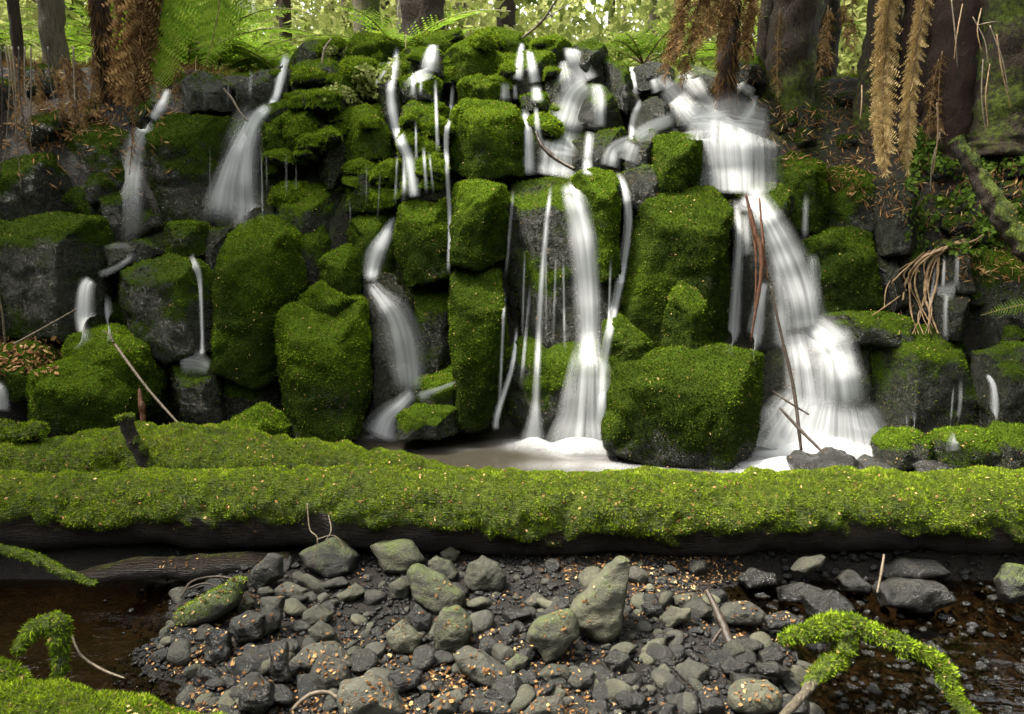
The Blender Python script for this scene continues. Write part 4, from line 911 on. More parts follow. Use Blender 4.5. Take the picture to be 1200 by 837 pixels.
pts = drop(2600, 1060, 1215, 150, 300, .3, 21, lambda q, nn, px, py, r: q.y < 6.6 and q.x > 2.35 and fbm(np.array([[q.x * 4, q.y * 4, q.z * 4]]), 2, 5)[0] + r.normal(0, .12) > .02)
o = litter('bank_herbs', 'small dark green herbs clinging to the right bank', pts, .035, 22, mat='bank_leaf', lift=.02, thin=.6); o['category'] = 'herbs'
pts = drop(2200, 380, 470, 55, 120, .3, 23, lambda q, nn, px, py, r: q.y < 6.4 and fbm(np.array([[q.x * 5, q.y * 5, q.z * 5]]), 2, 6)[0] > .0)
o = litter('cliff_herbs', 'small-leaved green herbs on the mossy ledge left of the winding fall', pts, .024, 24, mat='leaf', lift=.02, thin=.7); o['category'] = 'herbs'
pts = drop(260, -5, 70, 395, 440, .3, 16, lambda q, nn, px, py, r: q.y < 6)
litter('rusty_litter', 'rusty leaves caught among the stones of the left bank', pts, .035, 17, lift=.012, thin=.35)
# ------------------------------------------------------------------ falling water
def hitY(px, py):
    d = Vector(ray(px, py)); h = CLIFF.ray_cast(Vector(CAM), d.normalized())
    return h[0].y if h[0] is not None else 99
def ribbon(path, alpha=0.8, n=None, seed=0, bulge=0.22, off=0.035, lat=0.0, wmul=1.0, t0=0.0, t1=1.0, fin=0.12, fout=0.10, across=15, soft=2.0, jit=0.0):
    p = np.array(path, float); L = np.abs(np.diff(p[:, :2], axis=0)).sum(); n = n or int(np.clip(L / 4, 14, 90))
    q = spline(p[:, :2], n); wd = np.interp(np.linspace(0, 1, n), np.linspace(0, 1, len(p)), p[:, 2])
    i0, i1 = int(t0 * (n - 1)), int(t1 * (n - 1)) + 1
    Y = np.array([min(hitY(a, b), 6.35) for a, b in q])
    Y = np.minimum.accumulate(Y) - off
    k = np.ones(5) / 5; Yp = np.concatenate([[Y[0]] * 2, Y, [Y[-1]] * 2]); Y = np.minimum(np.convolve(Yp, k, 'valid'), Y + .02)
    C = np.array([P(a, b, y) for (a, b), y in zip(q, Y)])
    T = np.gradient(C, axis=0); T /= np.linalg.norm(T, axis=1, keepdims=True) + 1e-9
    S = np.cross(T, np.array([0, 1.0, 0])); S /= np.linalg.norm(S, axis=1, keepdims=True) + 1e-9
    wd = wd * 1.35; Wm = wd / FPX * Y * wmul; half = wd / FPX * Y * .5
    rg = np.random.default_rng(seed)
    wob = lat + jit * np.cumsum(rg.normal(0, .10, n)) * np.linspace(0, 1, n)
    C = C + S * (wob * half)[:, None]
    C, S, T, Wm = C[i0:i1], S[i0:i1], T[i0:i1], Wm[i0:i1]; m = len(C)
    u = np.linspace(-1, 1, across)
    V = C[:, None, :] + S[:, None, :] * (u[None, :, None] * .5 * Wm[:, None, None]) + np.array([0, -1.0, 0]) * ((1 - u ** 2)[None, :, None] * bulge * Wm[:, None, None] * .5)
    v = np.concatenate([[0], np.cumsum(np.linalg.norm(np.diff(C, axis=0), axis=1))])
    s = np.linspace(0, 1, m); en = sstep(0, max(fin, 1e-3), s) * (1 - sstep(1 - max(fout, 1e-3), 1, s))
    A = alpha * ((1 - u ** 2) ** soft)[None, :] * en[:, None]
    wu = (u[None, :] * .5 * Wm[:, None] * 0 + u[None, :] * .5 * Wm.mean()); wv = np.repeat(v[:, None], across, 1)
    i = np.arange(m - 1)[:, None] * across + np.arange(across - 1)[None, :]
    F = np.stack([i, i + 1, i + across + 1, i + across], -1).reshape(-1, 4)
    return V.reshape(-1, 3), F, A.ravel(), (wu + np.zeros_like(wv)).ravel(), wv.ravel(), np.full(m * across, seed * 3.7 % 50)
def water_part(name, rb, parent):
    V, F, A, u, v, s = rb
    return link(name, make_mesh(name, V - np.array(parent.location), F, M['silk'], dict(wa=A, wu=u, wv=v, ws=s)), parent)
WS = [0]
def fall(label, streams, name='waterfall'):
    """streams: (path, alpha, strands) ; each stream is a veil with brighter strands running down it"""
    p0 = streams[0][0][-1]; base = P(p0[0], p0[1], min(hitY(p0[0], p0[1]), 6.3))
    t = thing(name, label, 'waterfall', base)
    for path, alpha, ns, *opt in streams:
        WS[0] += 1; kw = dict(opt[0]) if opt else {}; sk = kw.pop('sk', 1.0)
        v = water_part('stream', ribbon(path, alpha * (.80 if ns > 2 else 1), seed=WS[0], **kw), t)
        if ns > 2:
            km = dict(kw); km.update(wmul=1.7, soft=2.6, fin=.2, fout=.2, off=kw.get('off', .035) - .012); water_part('mist', ribbon(path, alpha * .34, seed=WS[0] + 400, **km), v)
        rg = np.random.default_rng(WS[0])
        for k in range(int(ns * 2.2)):
            kk = dict(kw); a0 = rg.uniform(0, .5); a1 = rg.uniform(.55, 1)
            kk.update(lat=float(np.clip(rg.normal(0, .36), -.85, .85)), wmul=rg.uniform(.06, .20), t0=a0 if rg.random() < .5 else 0, t1=a1 if rg.random() < .4 else 1, off=kw.get('off', .035) + .010 + .0016 * k, jit=.5, fin=.2, fout=.2, across=7, soft=2.0)
            water_part('strand', ribbon(path, min(1, alpha * sk * rg.uniform(.2, .65)), seed=WS[0] * 31 + k, **kk), v)
    return t
def thread(x0, y0, x1, y1, w=3, a=.6, bow=0): return ([(x0, y0, w), ((x0 + x1) / 2 + bow, (y0 + y1) / 2, w), (x1, y1, w * 1.3)], a, 0, dict(fin=.3, fout=.35))
fall('far left fall, dim and narrow, dropping beside the hanging brown fronds', [
    ([(197,104,8),(190,122,13),(178,140,14)], .75, 1), ([(176,145,14),(163,165,24),(156,200,28),(152,290,32)], .8, 4, dict(fout=.35))])
fall('short spout pouring off the gable-topped boulder on the left bank', [
    ([(108,326,12),(101,336,18),(99,365,22),(98,406,26)], .9, 4, dict(off=.10, fin=.15, fout=.2)), thread(126,345,128,402,9,.75), ([(160,296,6),(140,312,7),(116,323,9)], .45, 0, dict(off=.03, fin=.4)), ([(120,291,5),(140,288,7),(158,292,6)], .4, 0, dict(off=.03, fin=.4, fout=.4))])
fall('forked fall on the left, bending once and splitting in two over a dark face', [
    ([(337,62,8),(330,85,12),(324,112,9),(318,122,9)], .9, 2), ([(318,122,10),(300,138,14),(280,172,18),(266,215,30),(258,265,56)], .9, 7, dict(fout=.2, sk=1.4)),
    ([(316,124,9),(298,146,16),(288,180,24),(286,220,30),(288,268,34)], .9, 6, dict(fout=.15, sk=1.4)), ([(300,124,24),(290,150,40),(282,200,50)], .28, 0, dict(fin=.3, fout=.5)),
    thread(306,170,308,262,2.5,.6), thread(294,80,293,118,5,.3)])
fall('thin trickle falling off the right slope of the gable-topped boulder', [
    ([(222,300,12),(232,318,8),(235,340,5),(237,400,5),(236,418,8)], .7, 1), ([(212,425,30),(232,426,26),(246,432,16)], .5, 0, dict(off=.06))], 'trickle')
fall('winding middle fall threading down the mossy centre of the cliff', [
    ([(466,54,6),(462,80,9),(458,108,10),(462,140,11),(470,165,12),(480,190,12),(486,232,13)], .95, 2, dict(fout=.03)),
    ([(458,72,5),(450,85,4),(440,100,4)], .6, 0), thread(474,170,474,235,5,.65), thread(487,140,488,190,3,.5), thread(496,170,500,228,4,.6), thread(503,178,508,228,3,.5), thread(466,175,463,240,3,.4)])
fall('short square fall with a fan of fine threads beneath it', [
    ([(508,52,10),(505,66,16),(502,84,20)], .95, 2), thread(485,86,484,116,6,.8), thread(494,88,493,114,4,.6), thread(510,90,513,180,4,.65), ([(488,84,30),(492,98,28)], .55, 0)])
fall('fine unbroken water thread dropping past the bright mossy block', [
    ([(531,98,4),(528,130,5),(523,160,6),(524,200,5),(527,260,5),(525,322,5)], .78, 1)], 'trickle')
fall('curving middle fall fanning over wet rock into the left of the pool', [
    ([(464,250,6),(452,275,14),(440,300,22),(434,330,16)], .92, 3, dict(off=.06)), ([(432,330,12),(446,348,20),(464,370,34),(474,400,40),(478,430,38),(480,462,28)], .78, 10, dict(off=.075, sk=1.5)),
    ([(486,458,14),(470,474,18),(454,490,30),(444,512,50)], .85, 4, dict(off=.08)), ([(535,448,4),(515,456,6),(490,466,12)], .6, 0, dict(off=.05))])
fall('pair of thin upper falls over a mossy lip', [
    ([(612,50,5),(609,72,9),(606,95,12)], .85, 1), ([(620,58,7),(624,80,11),(627,98,12)], .8, 1), thread(592,96,592,120,9,.7), thread(628,98,630,122,11,.7), thread(603,98,604,118,5,.4),
    ([(615,128,8),(619,160,11),(620,206,13)], .8, 2), ([(628,125,5),(630,150,7),(634,170,6)], .6, 0)])
fall('twin-lobed fall pouring from the bright central lip over a domed rock', [
    ([(668,56,14),(675,72,20),(688,97,24)], .95, 4, dict(off=.06)), ([(660,70,8),(664,90,20),(668,108,24)], .4, 1), ([(690,98,26),(674,112,32),(664,140,36),(660,152,34)], .92, 6, dict(off=.06)), ([(662,150,34),(655,175,36),(652,208,40)], .95, 5, dict(off=.08)),
    ([(699,98,14),(702,120,16),(702,150,14)], .7, 3), ([(692,154,10),(689,180,10),(688,206,12)], .65, 2), ([(640,170,6),(640,206,10)], .5, 0)])
fall('bright middle fall plunging straight into the pool', [
    ([(664,212,16),(674,235,24),(683,280,30),(688,340,30),(690,400,28),(690,432,34)], .95, 8, dict(off=.06)), ([(691,405,30),(690,440,44),(688,488,58),(686,528,84)], 1.0, 6, dict(off=.14, fin=.4, fout=.04, soft=1.0)), thread(660,300,662,415,3,.5), thread(716,300,712,410,3,.4)])
fall('slender fall of loose threads left of the bright middle fall', [
    ([(646,214,4),(641,260,6),(636,320,7),(631,400,7),(628,470,10),(626,500,20),(624,522,34)], .9, 3, dict(off=.07)), thread(602,220,592,330,4,.5), thread(592,330,584,500,4,.4), ([(606,380,4),(600,430,6),(584,480,8),(580,505,8)], .8, 0, dict(off=.06)),
    thread(622,330,610,460,4,.5), thread(615,290,612,400,3,.35), thread(652,290,648,410,3,.35), thread(640,240,640,400,2.5,.3)])
fall('edge stream slipping down behind the big square block', [
    ([(724,200,7),(733,225,8),(736,262,9),(728,320,10),(720,360,10),(708,420,10),(705,470,10),(704,530,14)], .85, 2, dict(off=.05))])
fall('white steps running between the domed rock and the dark green cube', [
    ([(740,78,10),(744,94,12),(746,112,16)], .85, 2), ([(766,92,10),(772,108,14)], .75, 1), ([(752,118,8),(742,140,7),(740,165,8)], .6, 1), ([(790,138,16),(762,150,14),(742,162,14)], .7, 1), ([(742,164,12),(720,176,16),(714,196,20)], .85, 3, dict(off=.06)), ([(744,168,22),(736,190,26)], .45, 1),
    ([(800,150,16),(770,156,12),(745,166,10)], .6, 0)])
fall('upper right cascade netting round black stones before the broad veil', [
    ([(796,84,18),(812,98,20),(826,118,16),(840,134,22)], .82, 3, dict(off=.06)), ([(780,100,22),(796,118,26),(818,140,30),(850,146,40)], .8, 4, dict(off=.06)), ([(806,82,14),(836,88,9),(862,98,10),(884,110,10)], .6, 1), ([(840,92,10),(848,108,12),(838,130,14)], .7, 1), ([(886,110,10),(880,125,16),(868,145,24)], .6, 1), ([(770,92,10),(786,104,14)], .7, 0), ([(800,146,30),(850,146,60),(900,150,40)], .55, 0, dict(off=.08))])
fall('broad white veil dropping off the wide ledge at the right', [
    ([(862,136,70),(862,152,86),(864,185,84),(866,228,80)], .95, 9, dict(off=.09, fout=.04, fin=.3, soft=2.2)), ([(815,150,40),(822,165,30)], .5, 2), ([(832,156,30),(846,190,40),(850,224,44)], .5, 4), ([(884,150,26),(890,180,28),(888,222,24)], .35, 3, dict(fout=.4, fin=.3))])
fall('great right fall rushing down in steps to the pool', [
    ([(868,226,40),(888,240,28),(904,264,32),(922,302,40),(936,342,42),(944,388,44)], .95, 8, dict(off=.07, fout=.05)), ([(898,250,10),(912,300,18),(916,360,20),(918,410,22)], .5, 3, dict(off=.06)),
    ([(944,380,40),(972,402,44),(984,432,46),(988,486,60)], .95, 6, dict(off=.10, fout=.2)), ([(930,385,30),(938,420,34),(942,450,40),(944,490,54)], .9, 5, dict(off=.10, fout=.2)), ([(960,395,26),(964,430,24),(966,480,30)], .45, 2, dict(off=.09)),
    ([(970,462,80),(962,495,120),(952,548,175)], 1.0, 5, dict(off=.14, fin=.35, soft=.9)), ([(940,480,60),(938,510,70),(930,548,90)], .8, 4, dict(off=.16, fin=.2)), ([(1005,474,30),(1018,500,40),(1012,530,60)], .45, 2, dict(off=.1, fin=.3, fout=.3)),
    ([(952,296,10),(955,330,16),(950,372,20)], .5, 3), ([(1000,395,24),(975,402,30),(955,410,30)], .4, 1), ([(905,470,30),(914,510,36),(912,548,46)], .6, 3)])
fall('pair of parted streams left of the great right fall, either side of the rusty bark', [
    ([(863,232,8),(866,280,10),(862,340,14),(856,416,20)], .72, 4, dict(off=.06)), ([(897,330,8),(890,355,14),(882,418,24)], .82, 3, dict(off=.06)), ([(872,250,14),(874,300,16)], .35, 1)])
fall('paired fine threads over a black rock at the right bank', [
    thread(1107,300,1105,342,4,.6), thread(1122,298,1121,340,5,.6), ([(1110,344,10),(1108,360,6),(1108,396,6)], .6, 0), ([(1096,343,16),(1118,343,24)], .35, 0), thread(1097,308,1088,372,4,.45)], 'trickle')
fall('trickles dripping off the crown of the big wet domed boulder', [
    thread(1126,440,1118,512,5,.45,3), thread(1118,450,1112,515,3,.4), thread(1072,480,1070,512,5,.35), thread(1062,485,1063,505,3,.3), ([(1156,438,5),(1164,455,9),(1166,498,12)], .6, 2), ([(1118,508,10),(1116,528,18)], .45, 0)], 'trickle')
fall('small spout at the far left edge beside the dull green stone', [
    ([(-6,448,8),(2,456,12),(4,482,16)], .7, 2)], 'trickle')
fall('faint trickle right of the great right fall, over dark green rock', [thread(945,225,943,282,7,.35), thread(946,300,958,372,8,.3)], 'trickle')
for lab, th in [('fine drips below the two-lobed moss cushion', [(303,172,303,210,2,.45),(312,178,313,225,2,.4),(335,178,336,232,3,.4),(347,190,347,225,2,.35)]),
                ('fine drips off the mossy shoulder left of the winding fall', [(410,235,411,262,2,.4),(430,190,429,240,2,.35),(446,200,442,262,2,.4)]),
                ('fine trickles over the black stones beside the forked fall', [(268,85,267,125,2.5,.4),(278,90,277,128,2.5,.35),(240,110,240,132,2,.3),(246,165,246,235,2,.3)])]:
    fall(lab, [thread(*q[:5], q[5] * .38) for q in th], 'trickle')
# white, aerated water spreading over the pool from where the falls land
xs, ys = np.linspace(-1.6, 2.4, 110), np.linspace(3.7, 5.3, 60); X, Yg = np.meshgrid(xs, ys); A = np.zeros_like(X)
for px, py, rx, ry, a in [(690,525,.34,.26,1.0), (625,522,.20,.16,.85), (690,548,.38,.15,.6), (960,530,.45,.36,1.0), (930,556,.40,.26,1.0), (445,513,.20,.06,.75), (600,512,.20,.05,.4), (760,552,.35,.10,.4), (905,550,.2,.15,.7), (520,528,.35,.05,.18)]:
    g = G(px, py, POOL_Z); A = np.maximum(A, a * np.exp(-(((X - g[0]) / rx) ** 2 + ((Yg - g[1]) / ry) ** 2)))
nn = fbm(np.stack([X.ravel() * 3, Yg.ravel() * 7, 0 * X.ravel()], -1), 3, 4).reshape(X.shape)
A = np.clip((A * (1 + .55 * nn) - .06) * 1.02, 0, 1) ** 1.35; Zf = POOL_Z + .006 + .03 * A + .10 * np.clip(A - .6, 0, 1)
i = np.arange(59)[:, None] * 110 + np.arange(109)[None, :]; F = np.stack([i, i + 1, i + 111, i + 110], -1).reshape(-1, 4)
V = np.stack([X, Yg, Zf], -1).reshape(-1, 3)
o = link('foam', make_mesh('foam', V, F, M['silk'], dict(wa=A.ravel(), wu=X.ravel() * .12, wv=Yg.ravel(), ws=X.ravel() * 0)), kind='stuff')
o['label'] = 'white churned water spreading over the pool below the falls'; o['category'] = 'foam'

# ------------------------------------------------------------------ sticks, roots, bark
def stick(name, label, cat, pts, rad, mat, seed=1, rough=.25, side=None, n=40):
    base = np.array(pts[0]); t = thing(name, label, cat, base)
    V, F = tube(pts, rad, 8, n, rough, 25, seed); link('stem', make_mesh('stem', V - base, F, M[mat], dict(moss=np.zeros(len(V)))), t)
    for k, (sp, sr) in enumerate(side or []):
        V, F = tube(sp, sr, 6, 18, rough, 25, seed + k + 1); link('twig', make_mesh('twig', V - base, F, M[mat], dict(moss=np.zeros(len(V)))), t)
    return t
stick('fallen_twig', 'long pale twig slanting down from the gable-topped boulder to the humped log', 'twig', [P(135,404,4.62), P(150,425,4.50), P(175,458,4.38), P(212,500,4.25)], [.009,.008,.008,.006], 'twig', 2,
      side=[([P(133,402,4.62), P(128,392,4.65), P(120,388,4.7)], [.006,.005,.003])])
stick('fallen_twig', 'thin twig rising from the left bank to the broad dark boulder', 'twig', [P(15,404,4.7), P(50,385,4.8), P(90,362,4.85)], [.006,.006,.004], 'twig', 3)
stick('grass_stalk', 'upright pale stalk at the far left bank', 'stalk', [P(6,404,4.6), P(3,372,4.6), P(-2,340,4.6)], [.006,.006,.004], 'twig', 4)
stick('fallen_branch', 'dark curved branch lying across the twin-lobed fall', 'branch', [P(628,155,5.35), P(636,172,5.3), P(652,186,5.25), P(674,199,5.15)], [.010,.014,.016,.012], 'darktwig', 5)
stick('leaning_stick', 'long thin dark stick standing in the foot of the great right fall', 'stick', [P(903,335,4.85), P(915,390,4.75), P(930,455,4.62), P(939,528,4.45)], [.005,.009,.011,.010], 'darktwig', 6)
stick('leaning_stick', 'short dark stick slanting down right out of the foam', 'stick', [P(914,478,4.55), P(936,502,4.45), P(970,536,4.3)], [.007,.010,.008], 'darktwig', 7)
stick('leaning_stick', 'pale thin stick crossing behind the two dark sticks', 'stick', [P(905,458,4.7), P(925,472,4.62), P(948,486,4.55)], [.006,.007,.005], 'darktwig', 8)
stick('driftwood_stick', 'dark knobbly stick leaning over the pebbles right of the bar', 'stick', [P(828,692,2.95), P(842,720,2.85), P(855,752,2.75), P(876,795,2.62)], [.010,.016,.018,.014], 'darktwig', 9, .4,
      side=[([P(848,735,2.8), P(838,748,2.78), P(832,760,2.74)], [.008,.006,.004])])
stick('driftwood_stick', 'pale straight twig standing in the dark under the long log', 'stick', [P(1028,695,3.05), P(1033,670,3.1), P(1036,650,3.15)], [.004,.006,.005], 'twig', 10)
stick('fallen_twig', 'arched pale twig in front of the largest grey stone', 'twig', [P(340,834,2.35), P(362,815,2.38), P(385,812,2.4), P(400,822,2.38)], [.006,.008,.007,.005], 'twig', 11)
stick('fallen_twig', 'slim twig lying in the shallows below the bearded snag', 'twig', [P(84,745,2.6), P(95,768,2.55), P(120,785,2.5), P(146,795,2.46)], [.004,.005,.005,.003], 'twig', 12)
stick('fallen_twig', 'bent twigs arching over the water by the mossy wedge stone', 'twig', [P(212,700,2.95), P(225,682,3.05), P(255,676,3.1), P(290,682,3.05)], [.004,.006,.006,.004], 'darktwig', 13,
      side=[([P(220,690,3.0), P(240,684,3.02), P(262,690,2.98)], [.005,.004,.003])])
stick('fallen_twig', 'dry twigs drooping from the long log over the gabled stone', 'twig', [P(360,590,3.38), P(363,620,3.32), P(372,632,3.28), P(366,662,3.24)], [.003,.003,.003,.002], 'twig', 14,
      side=[([P(385,604,3.38), P(388,622,3.32), P(380,636,3.28)], [.003,.003,.002]), ([P(372,632,3.28), P(392,628,3.28), P(405,645,3.25)], [.003,.002,.002])])
stick('fallen_twig', 'brown twig lying across leaflets at the near side of the bar', 'twig', [P(555,808,2.55), P(580,812,2.52), P(612,825,2.46)], [.004,.005,.003], 'twig', 15)
stick('fallen_twig', 'white forked twig caught on the ledge beside the forked fall', 'twig', [P(262,104,5.65), P(272,116,5.6), P(280,130,5.55), P(290,142,5.5)], [.007,.008,.007,.006], 'twig', 16)
stick('fallen_branch', 'slim grey branch hanging on the black hollowed ledge', 'branch', [P(388,46,5.85), P(380,58,5.8), P(377,75,5.75)], [.006,.008,.005], 'twig', 17)
stick('fallen_branch', 'thin bare branch rising out of the moss beside the thick forest trunk', 'branch', [P(612,45,6.2), P(635,25,6.1), P(655,-5,6.0)], [.010,.010,.007], 'twig', 18, side=[([P(630,28,6.1), P(650,15,6.1), P(672,2,6.1)], [.006,.005,.003])])
# hanging rusty bark and red fronds
stick('hanging_bark', 'long rusty strip of bark hanging down beside the great right fall', 'bark strip', [P(874,228,5.0), P(884,270,4.95), P(893,310,4.9), P(880,400,4.88)], [.008,.017,.014,.005], 'rustbark', 19, .5,
      side=[([P(890,232,5.0), P(894,280,4.93), P(900,330,4.88)], [.006,.009,.004]), ([P(878,250,4.98), P(886,300,4.93), P(884,380,4.88)], [.005,.008,.003])])
stick('hanging_bark', 'shrivelled red-brown frond hanging behind the humped log', 'bark strip', [P(163,455,4.45), P(166,475,4.42), P(168,502,4.4)], [.006,.02,.012], 'rustbark', 21, .6)
rt = thing('root_tangle', 'tangle of pale roots spilling over wet rock at the right bank', 'roots', P(1090, 380, 5.0))
for k, (pts, r) in enumerate([([(1130,282),(1105,292),(1078,305),(1062,330),(1058,352)], .018), ([(1110,290),(1090,310),(1084,345),(1092,372),(1100,392)], .016), ([(1100,292),(1098,330),(1090,360),(1088,390)], .012),
      ([(1080,300),(1072,330),(1080,360),(1094,385)], .010), ([(1062,340),(1048,352),(1022,370)], .009), ([(1120,286),(1140,283),(1152,275)], .012), ([(1095,300),(1060,312),(1040,335),(1036,362)], .007), ([(1085,350),(1076,372),(1082,392)], .008)] + [([(1125 - q * 7, 284 + q * 2), (1100 - q * 8, 300 + q * 4), (1088 - q * 7 + 6 * (q % 3), 335), (1092 - q * 6 + 5 * (q % 2), 365), (1084 - q * 5 + 9 * (q % 3), 392)], .007) for q in range(7)]):
    P3 = [P(a, b, min(hitY(a, b), 5.4) - .03) for a, b in pts]
    V, F = tube(P3, [r * .8, r * .7, r * .55, r * .3], 8, 40, .7, 34, 80 + k); link('root', make_mesh('root', V - np.array(rt.location), F, M['root']), rt)
rt = thing('hanging_roots', 'thin hanging roots and dry stalks at the far left bank', 'roots', P(25, 170, 5.2))
for k in range(9):
    x = [4, 10, 18, 26, 33, 40, 60, 90, 14][k] ; y1 = [210, 190, 165, 158, 150, 175, 130, 120, 230][k]
    V, F = tube([P(x - 4, 55, 5.25), P(x + random.uniform(-4, 4), 100, 5.2), P(x + random.uniform(-6, 12), y1, 5.15)], [.006, .005, .003], 6, 24, .3, 20, k); link('root', make_mesh('root', V - np.array(rt.location), F, M['twig' if k % 3 else 'darktwig']), rt)
rt = thing('hanging_roots', 'thin pale roots hanging down the right bank from the dark trunks', 'roots', P(1130, 120, 5.0))
for k, (x0, y0, x1, y1) in enumerate([(1115,0,1122,80), (1128,5,1118,70), (1140,20,1158,75), (1150,10,1150,60), (1160,30,1182,110), (1168,40,1185,128), (1152,70,1156,160), (1160,75,1158,150), (1145,30,1170,25), (1098,120,1093,205), (1102,155,1090,225), (1010,100,1008,140)]):
    V, F = tube([P(x0, y0, 4.95), P((x0 + x1) / 2 + random.uniform(-5, 5), (y0 + y1) / 2, 4.9), P(x1, y1, 4.88)], [.004, .0045, .003], 6, 30, .5, 30, k); link('root', make_mesh('root', V - np.array(rt.location), F, M['root' if k % 2 else 'twig']), rt)
mossy_limb('leaning_log', 'mossy log leaning down the right bank over a black hollow', 'log', [P(1120,165,4.9), P(1150,215,4.8), P(1180,262,4.7), P(1225,320,4.6)], [.04,.05,.055,.06], 22, 60, .5, 11, 91, .15, .8, 12000, .014, .003, .2, bark='trunk', cap=20000, litter=.1)

# ------------------------------------------------------------------ fern fronds
def frond(L, width, npin, mat, seed, curl=.5, droop=.3, dens=1.0, sub=9, base=.1, ragged=0.0, sag=None, fold=0.0):
    """a frond along +X with side pinnae; returns (V, F, tint) of the blade and (V, F) of its rachis"""
    rng = np.random.default_rng(seed); Vs, Fs, T = [], [], []; n = 0
    s = np.linspace(0, 1, 24); rx = np.stack([s * L * (1 - .12 * curl * s), 0 * s, L * (.30 * s - droop * s ** 2.0)], -1)
    def at(t): return np.array([np.interp(t, s, rx[:, k]) for k in range(3)])
    for i in range(npin):
        t = base + (1 - base) * (i + .5) / npin; c = at(t); tg = at(min(t + .02, 1)) - at(max(t - .02, 0)); tg /= np.linalg.norm(tg)
        pl = width * .5 * ((math.sin(math.pi * (0.10 + .9 * t) ** .8) * .9 + .1) * (1 - fold) + fold * min(1, (1 - t) * 3.5 + .25)) * rng.uniform(.85, 1.1)
        for sd in (-1, 1):
            if rng.random() < ragged: continue
            sidev = np.array([0, sd, 0]); d = sidev * (.88 - .45 * fold) + tg * (.42 + .45 * fold) + np.array([0, 0, rng.normal(-.12, .10 + .3 * fold)]) + rng.normal(0, .16 * fold, 3); d /= np.linalg.norm(d)
            up = np.cross(d, tg) * sd; up /= np.linalg.norm(up) + 1e-9; tn = rng.uniform(.2, .85)
            q = np.cross(up, d)
            for j in range(sub):                          # little leaflets either side of the pinna
                a = (j + .3) / sub; w = pl * (.17 + .12 * fold) * (1 - .75 * a); o = c + d * pl * a - up * pl * a * a * .25 * (1 + ragged * 3)
                e = rng.normal(0, .12 + ragged, 3)
                for s2 in (-1, 1):
                    tip = o + q * s2 * w + d * w * .55 + up * e[0] * w
                    Vs += [o, o + d * pl / sub * .95, tip]; Fs.append((n, n + 1, n + 2)); n += 3; T += [min(1, max(0, tn + rng.normal(0, .12)))] * 3
    RV_, RF_ = tube(rx, np.linspace(L * .008, L * .002, 24), 5)
    return np.array(Vs), np.array(Fs), np.array(T), RV_, RF_
def frond_obj(parent, fr, mats, rot, loc=(0, 0, 0)):
    o = link('frond', fr[0], parent); o.location = loc; o.rotation_euler = rot
    return o
def frond_data(L, width, npin, mat, rmat, seed, **kw):
    V, F, T, RV_, RF_ = frond(L, width, npin, mat, seed, **kw)
    VV = np.concatenate([V, RV_]); FF = np.concatenate([F, RF_ + len(V)]); me = make_mesh('frond', VV, FF, None, dict(tint=np.concatenate([T, np.full(len(RV_), .3)]), moss=np.zeros(len(VV))), False)
    me.materials.append(M[mat]); me.materials.append(M[rmat]); me.polygons.foreach_set('material_index', np.concatenate([np.zeros(len(F), int), np.ones(len(RF_), int)])); return me
def hang(name, label, top, bot, width, npin, mat, rmat, seed, sub=8, ragged=.0, yaw=0.0, bow=0.0, cat='fern frond'):
    """a dead or green frond hanging along top -> bot, its flat side to the open creek"""
    top, bot = np.array(top), np.array(bot); ax = bot - top; L = np.linalg.norm(ax); ax /= L
    V, F, T, RV_, RF_ = frond(L, width, npin, mat, seed, droop=.28 + bow, curl=0, sub=sub, ragged=ragged, base=.02, fold=0.0 if mat == 'fern' else 1.0)
    if mat != 'fern':                                     # a withered frond is folded double: a second layer of leaflets
        V2, F2, T2, _a, _b = frond(L * .97, width * .8, npin, mat, seed + 500, droop=.24 + bow, curl=0, sub=sub, ragged=ragged, base=.02, fold=.8)
        V2 = V2 + np.array([0, 0, .02]); F = np.concatenate([F, F2 + len(V)]); V = np.concatenate([V, V2]); T = np.concatenate([T, T2])
    side = np.cross(ax, np.array([math.sin(yaw), -math.cos(yaw), 0])); side /= np.linalg.norm(side); nrm = np.cross(ax, side)
    R = np.stack([ax, side, nrm]); t = thing(name, label, cat, top)
    link('leaflets', make_mesh('leaflets', V @ R, F, M[mat], dict(tint=T), False), t, 'stuff'); link('rachis', make_mesh('rachis', RV_ @ R, RF_, M[rmat], dict(moss=np.zeros(len(RV_)))), t); return t
hang('dead_frond', 'brown withered frond hanging nearest the green frond at the left', P(168,-60,4.9), P(152,118,4.85), .32, 110, 'deadfern', 'rustbark', 1, 8, .10)
hang('dead_frond', 'darker brown withered frond hanging against the left fern trunk', P(140,-60,5.05), P(138,120,5.0), .28, 100, 'deadfern', 'rustbark', 2, 8, .15)
hang('dead_frond', 'shrivelled brown frond trailing low beside the far left fall', P(150,60,5.2), P(150,205,5.1), .10, 30, 'deadfern', 'rustbark', 3, 6, .5)
hang('green_frond', 'fresh green tree fern frond hanging beside the withered brown ones', P(205,-80,4.95), P(160,128,4.9), .46, 60, 'fern', 'root', 4, 12, .0, .25)
hang('green_frond', 'second green frond hanging behind the fresh one, towards the forest', P(262,-60,5.6), P(238,80,5.6), .42, 40, 'fern', 'root', 5, 10, .0, -.2)
hang('dead_frond', 'brown frond stalk hanging between the two green fronds', P(196,-20,5.3), P(203,120,5.25), .12, 34, 'deadfern', 'rustbark', 6, 6, .35)
hang('dead_frond', 'long golden dead frond, the left of a crossing pair on the right bank', P(1048,-40,4.75), P(1040,204,4.7), .21, 150, 'goldfern', 'root', 7, 9, .10)
hang('dead_frond', 'golden dead frond crossing behind its longer neighbour on the right bank', P(1092,-40,4.85), P(1066,206,4.75), .15, 140, 'goldfern', 'root', 8, 8, .10)
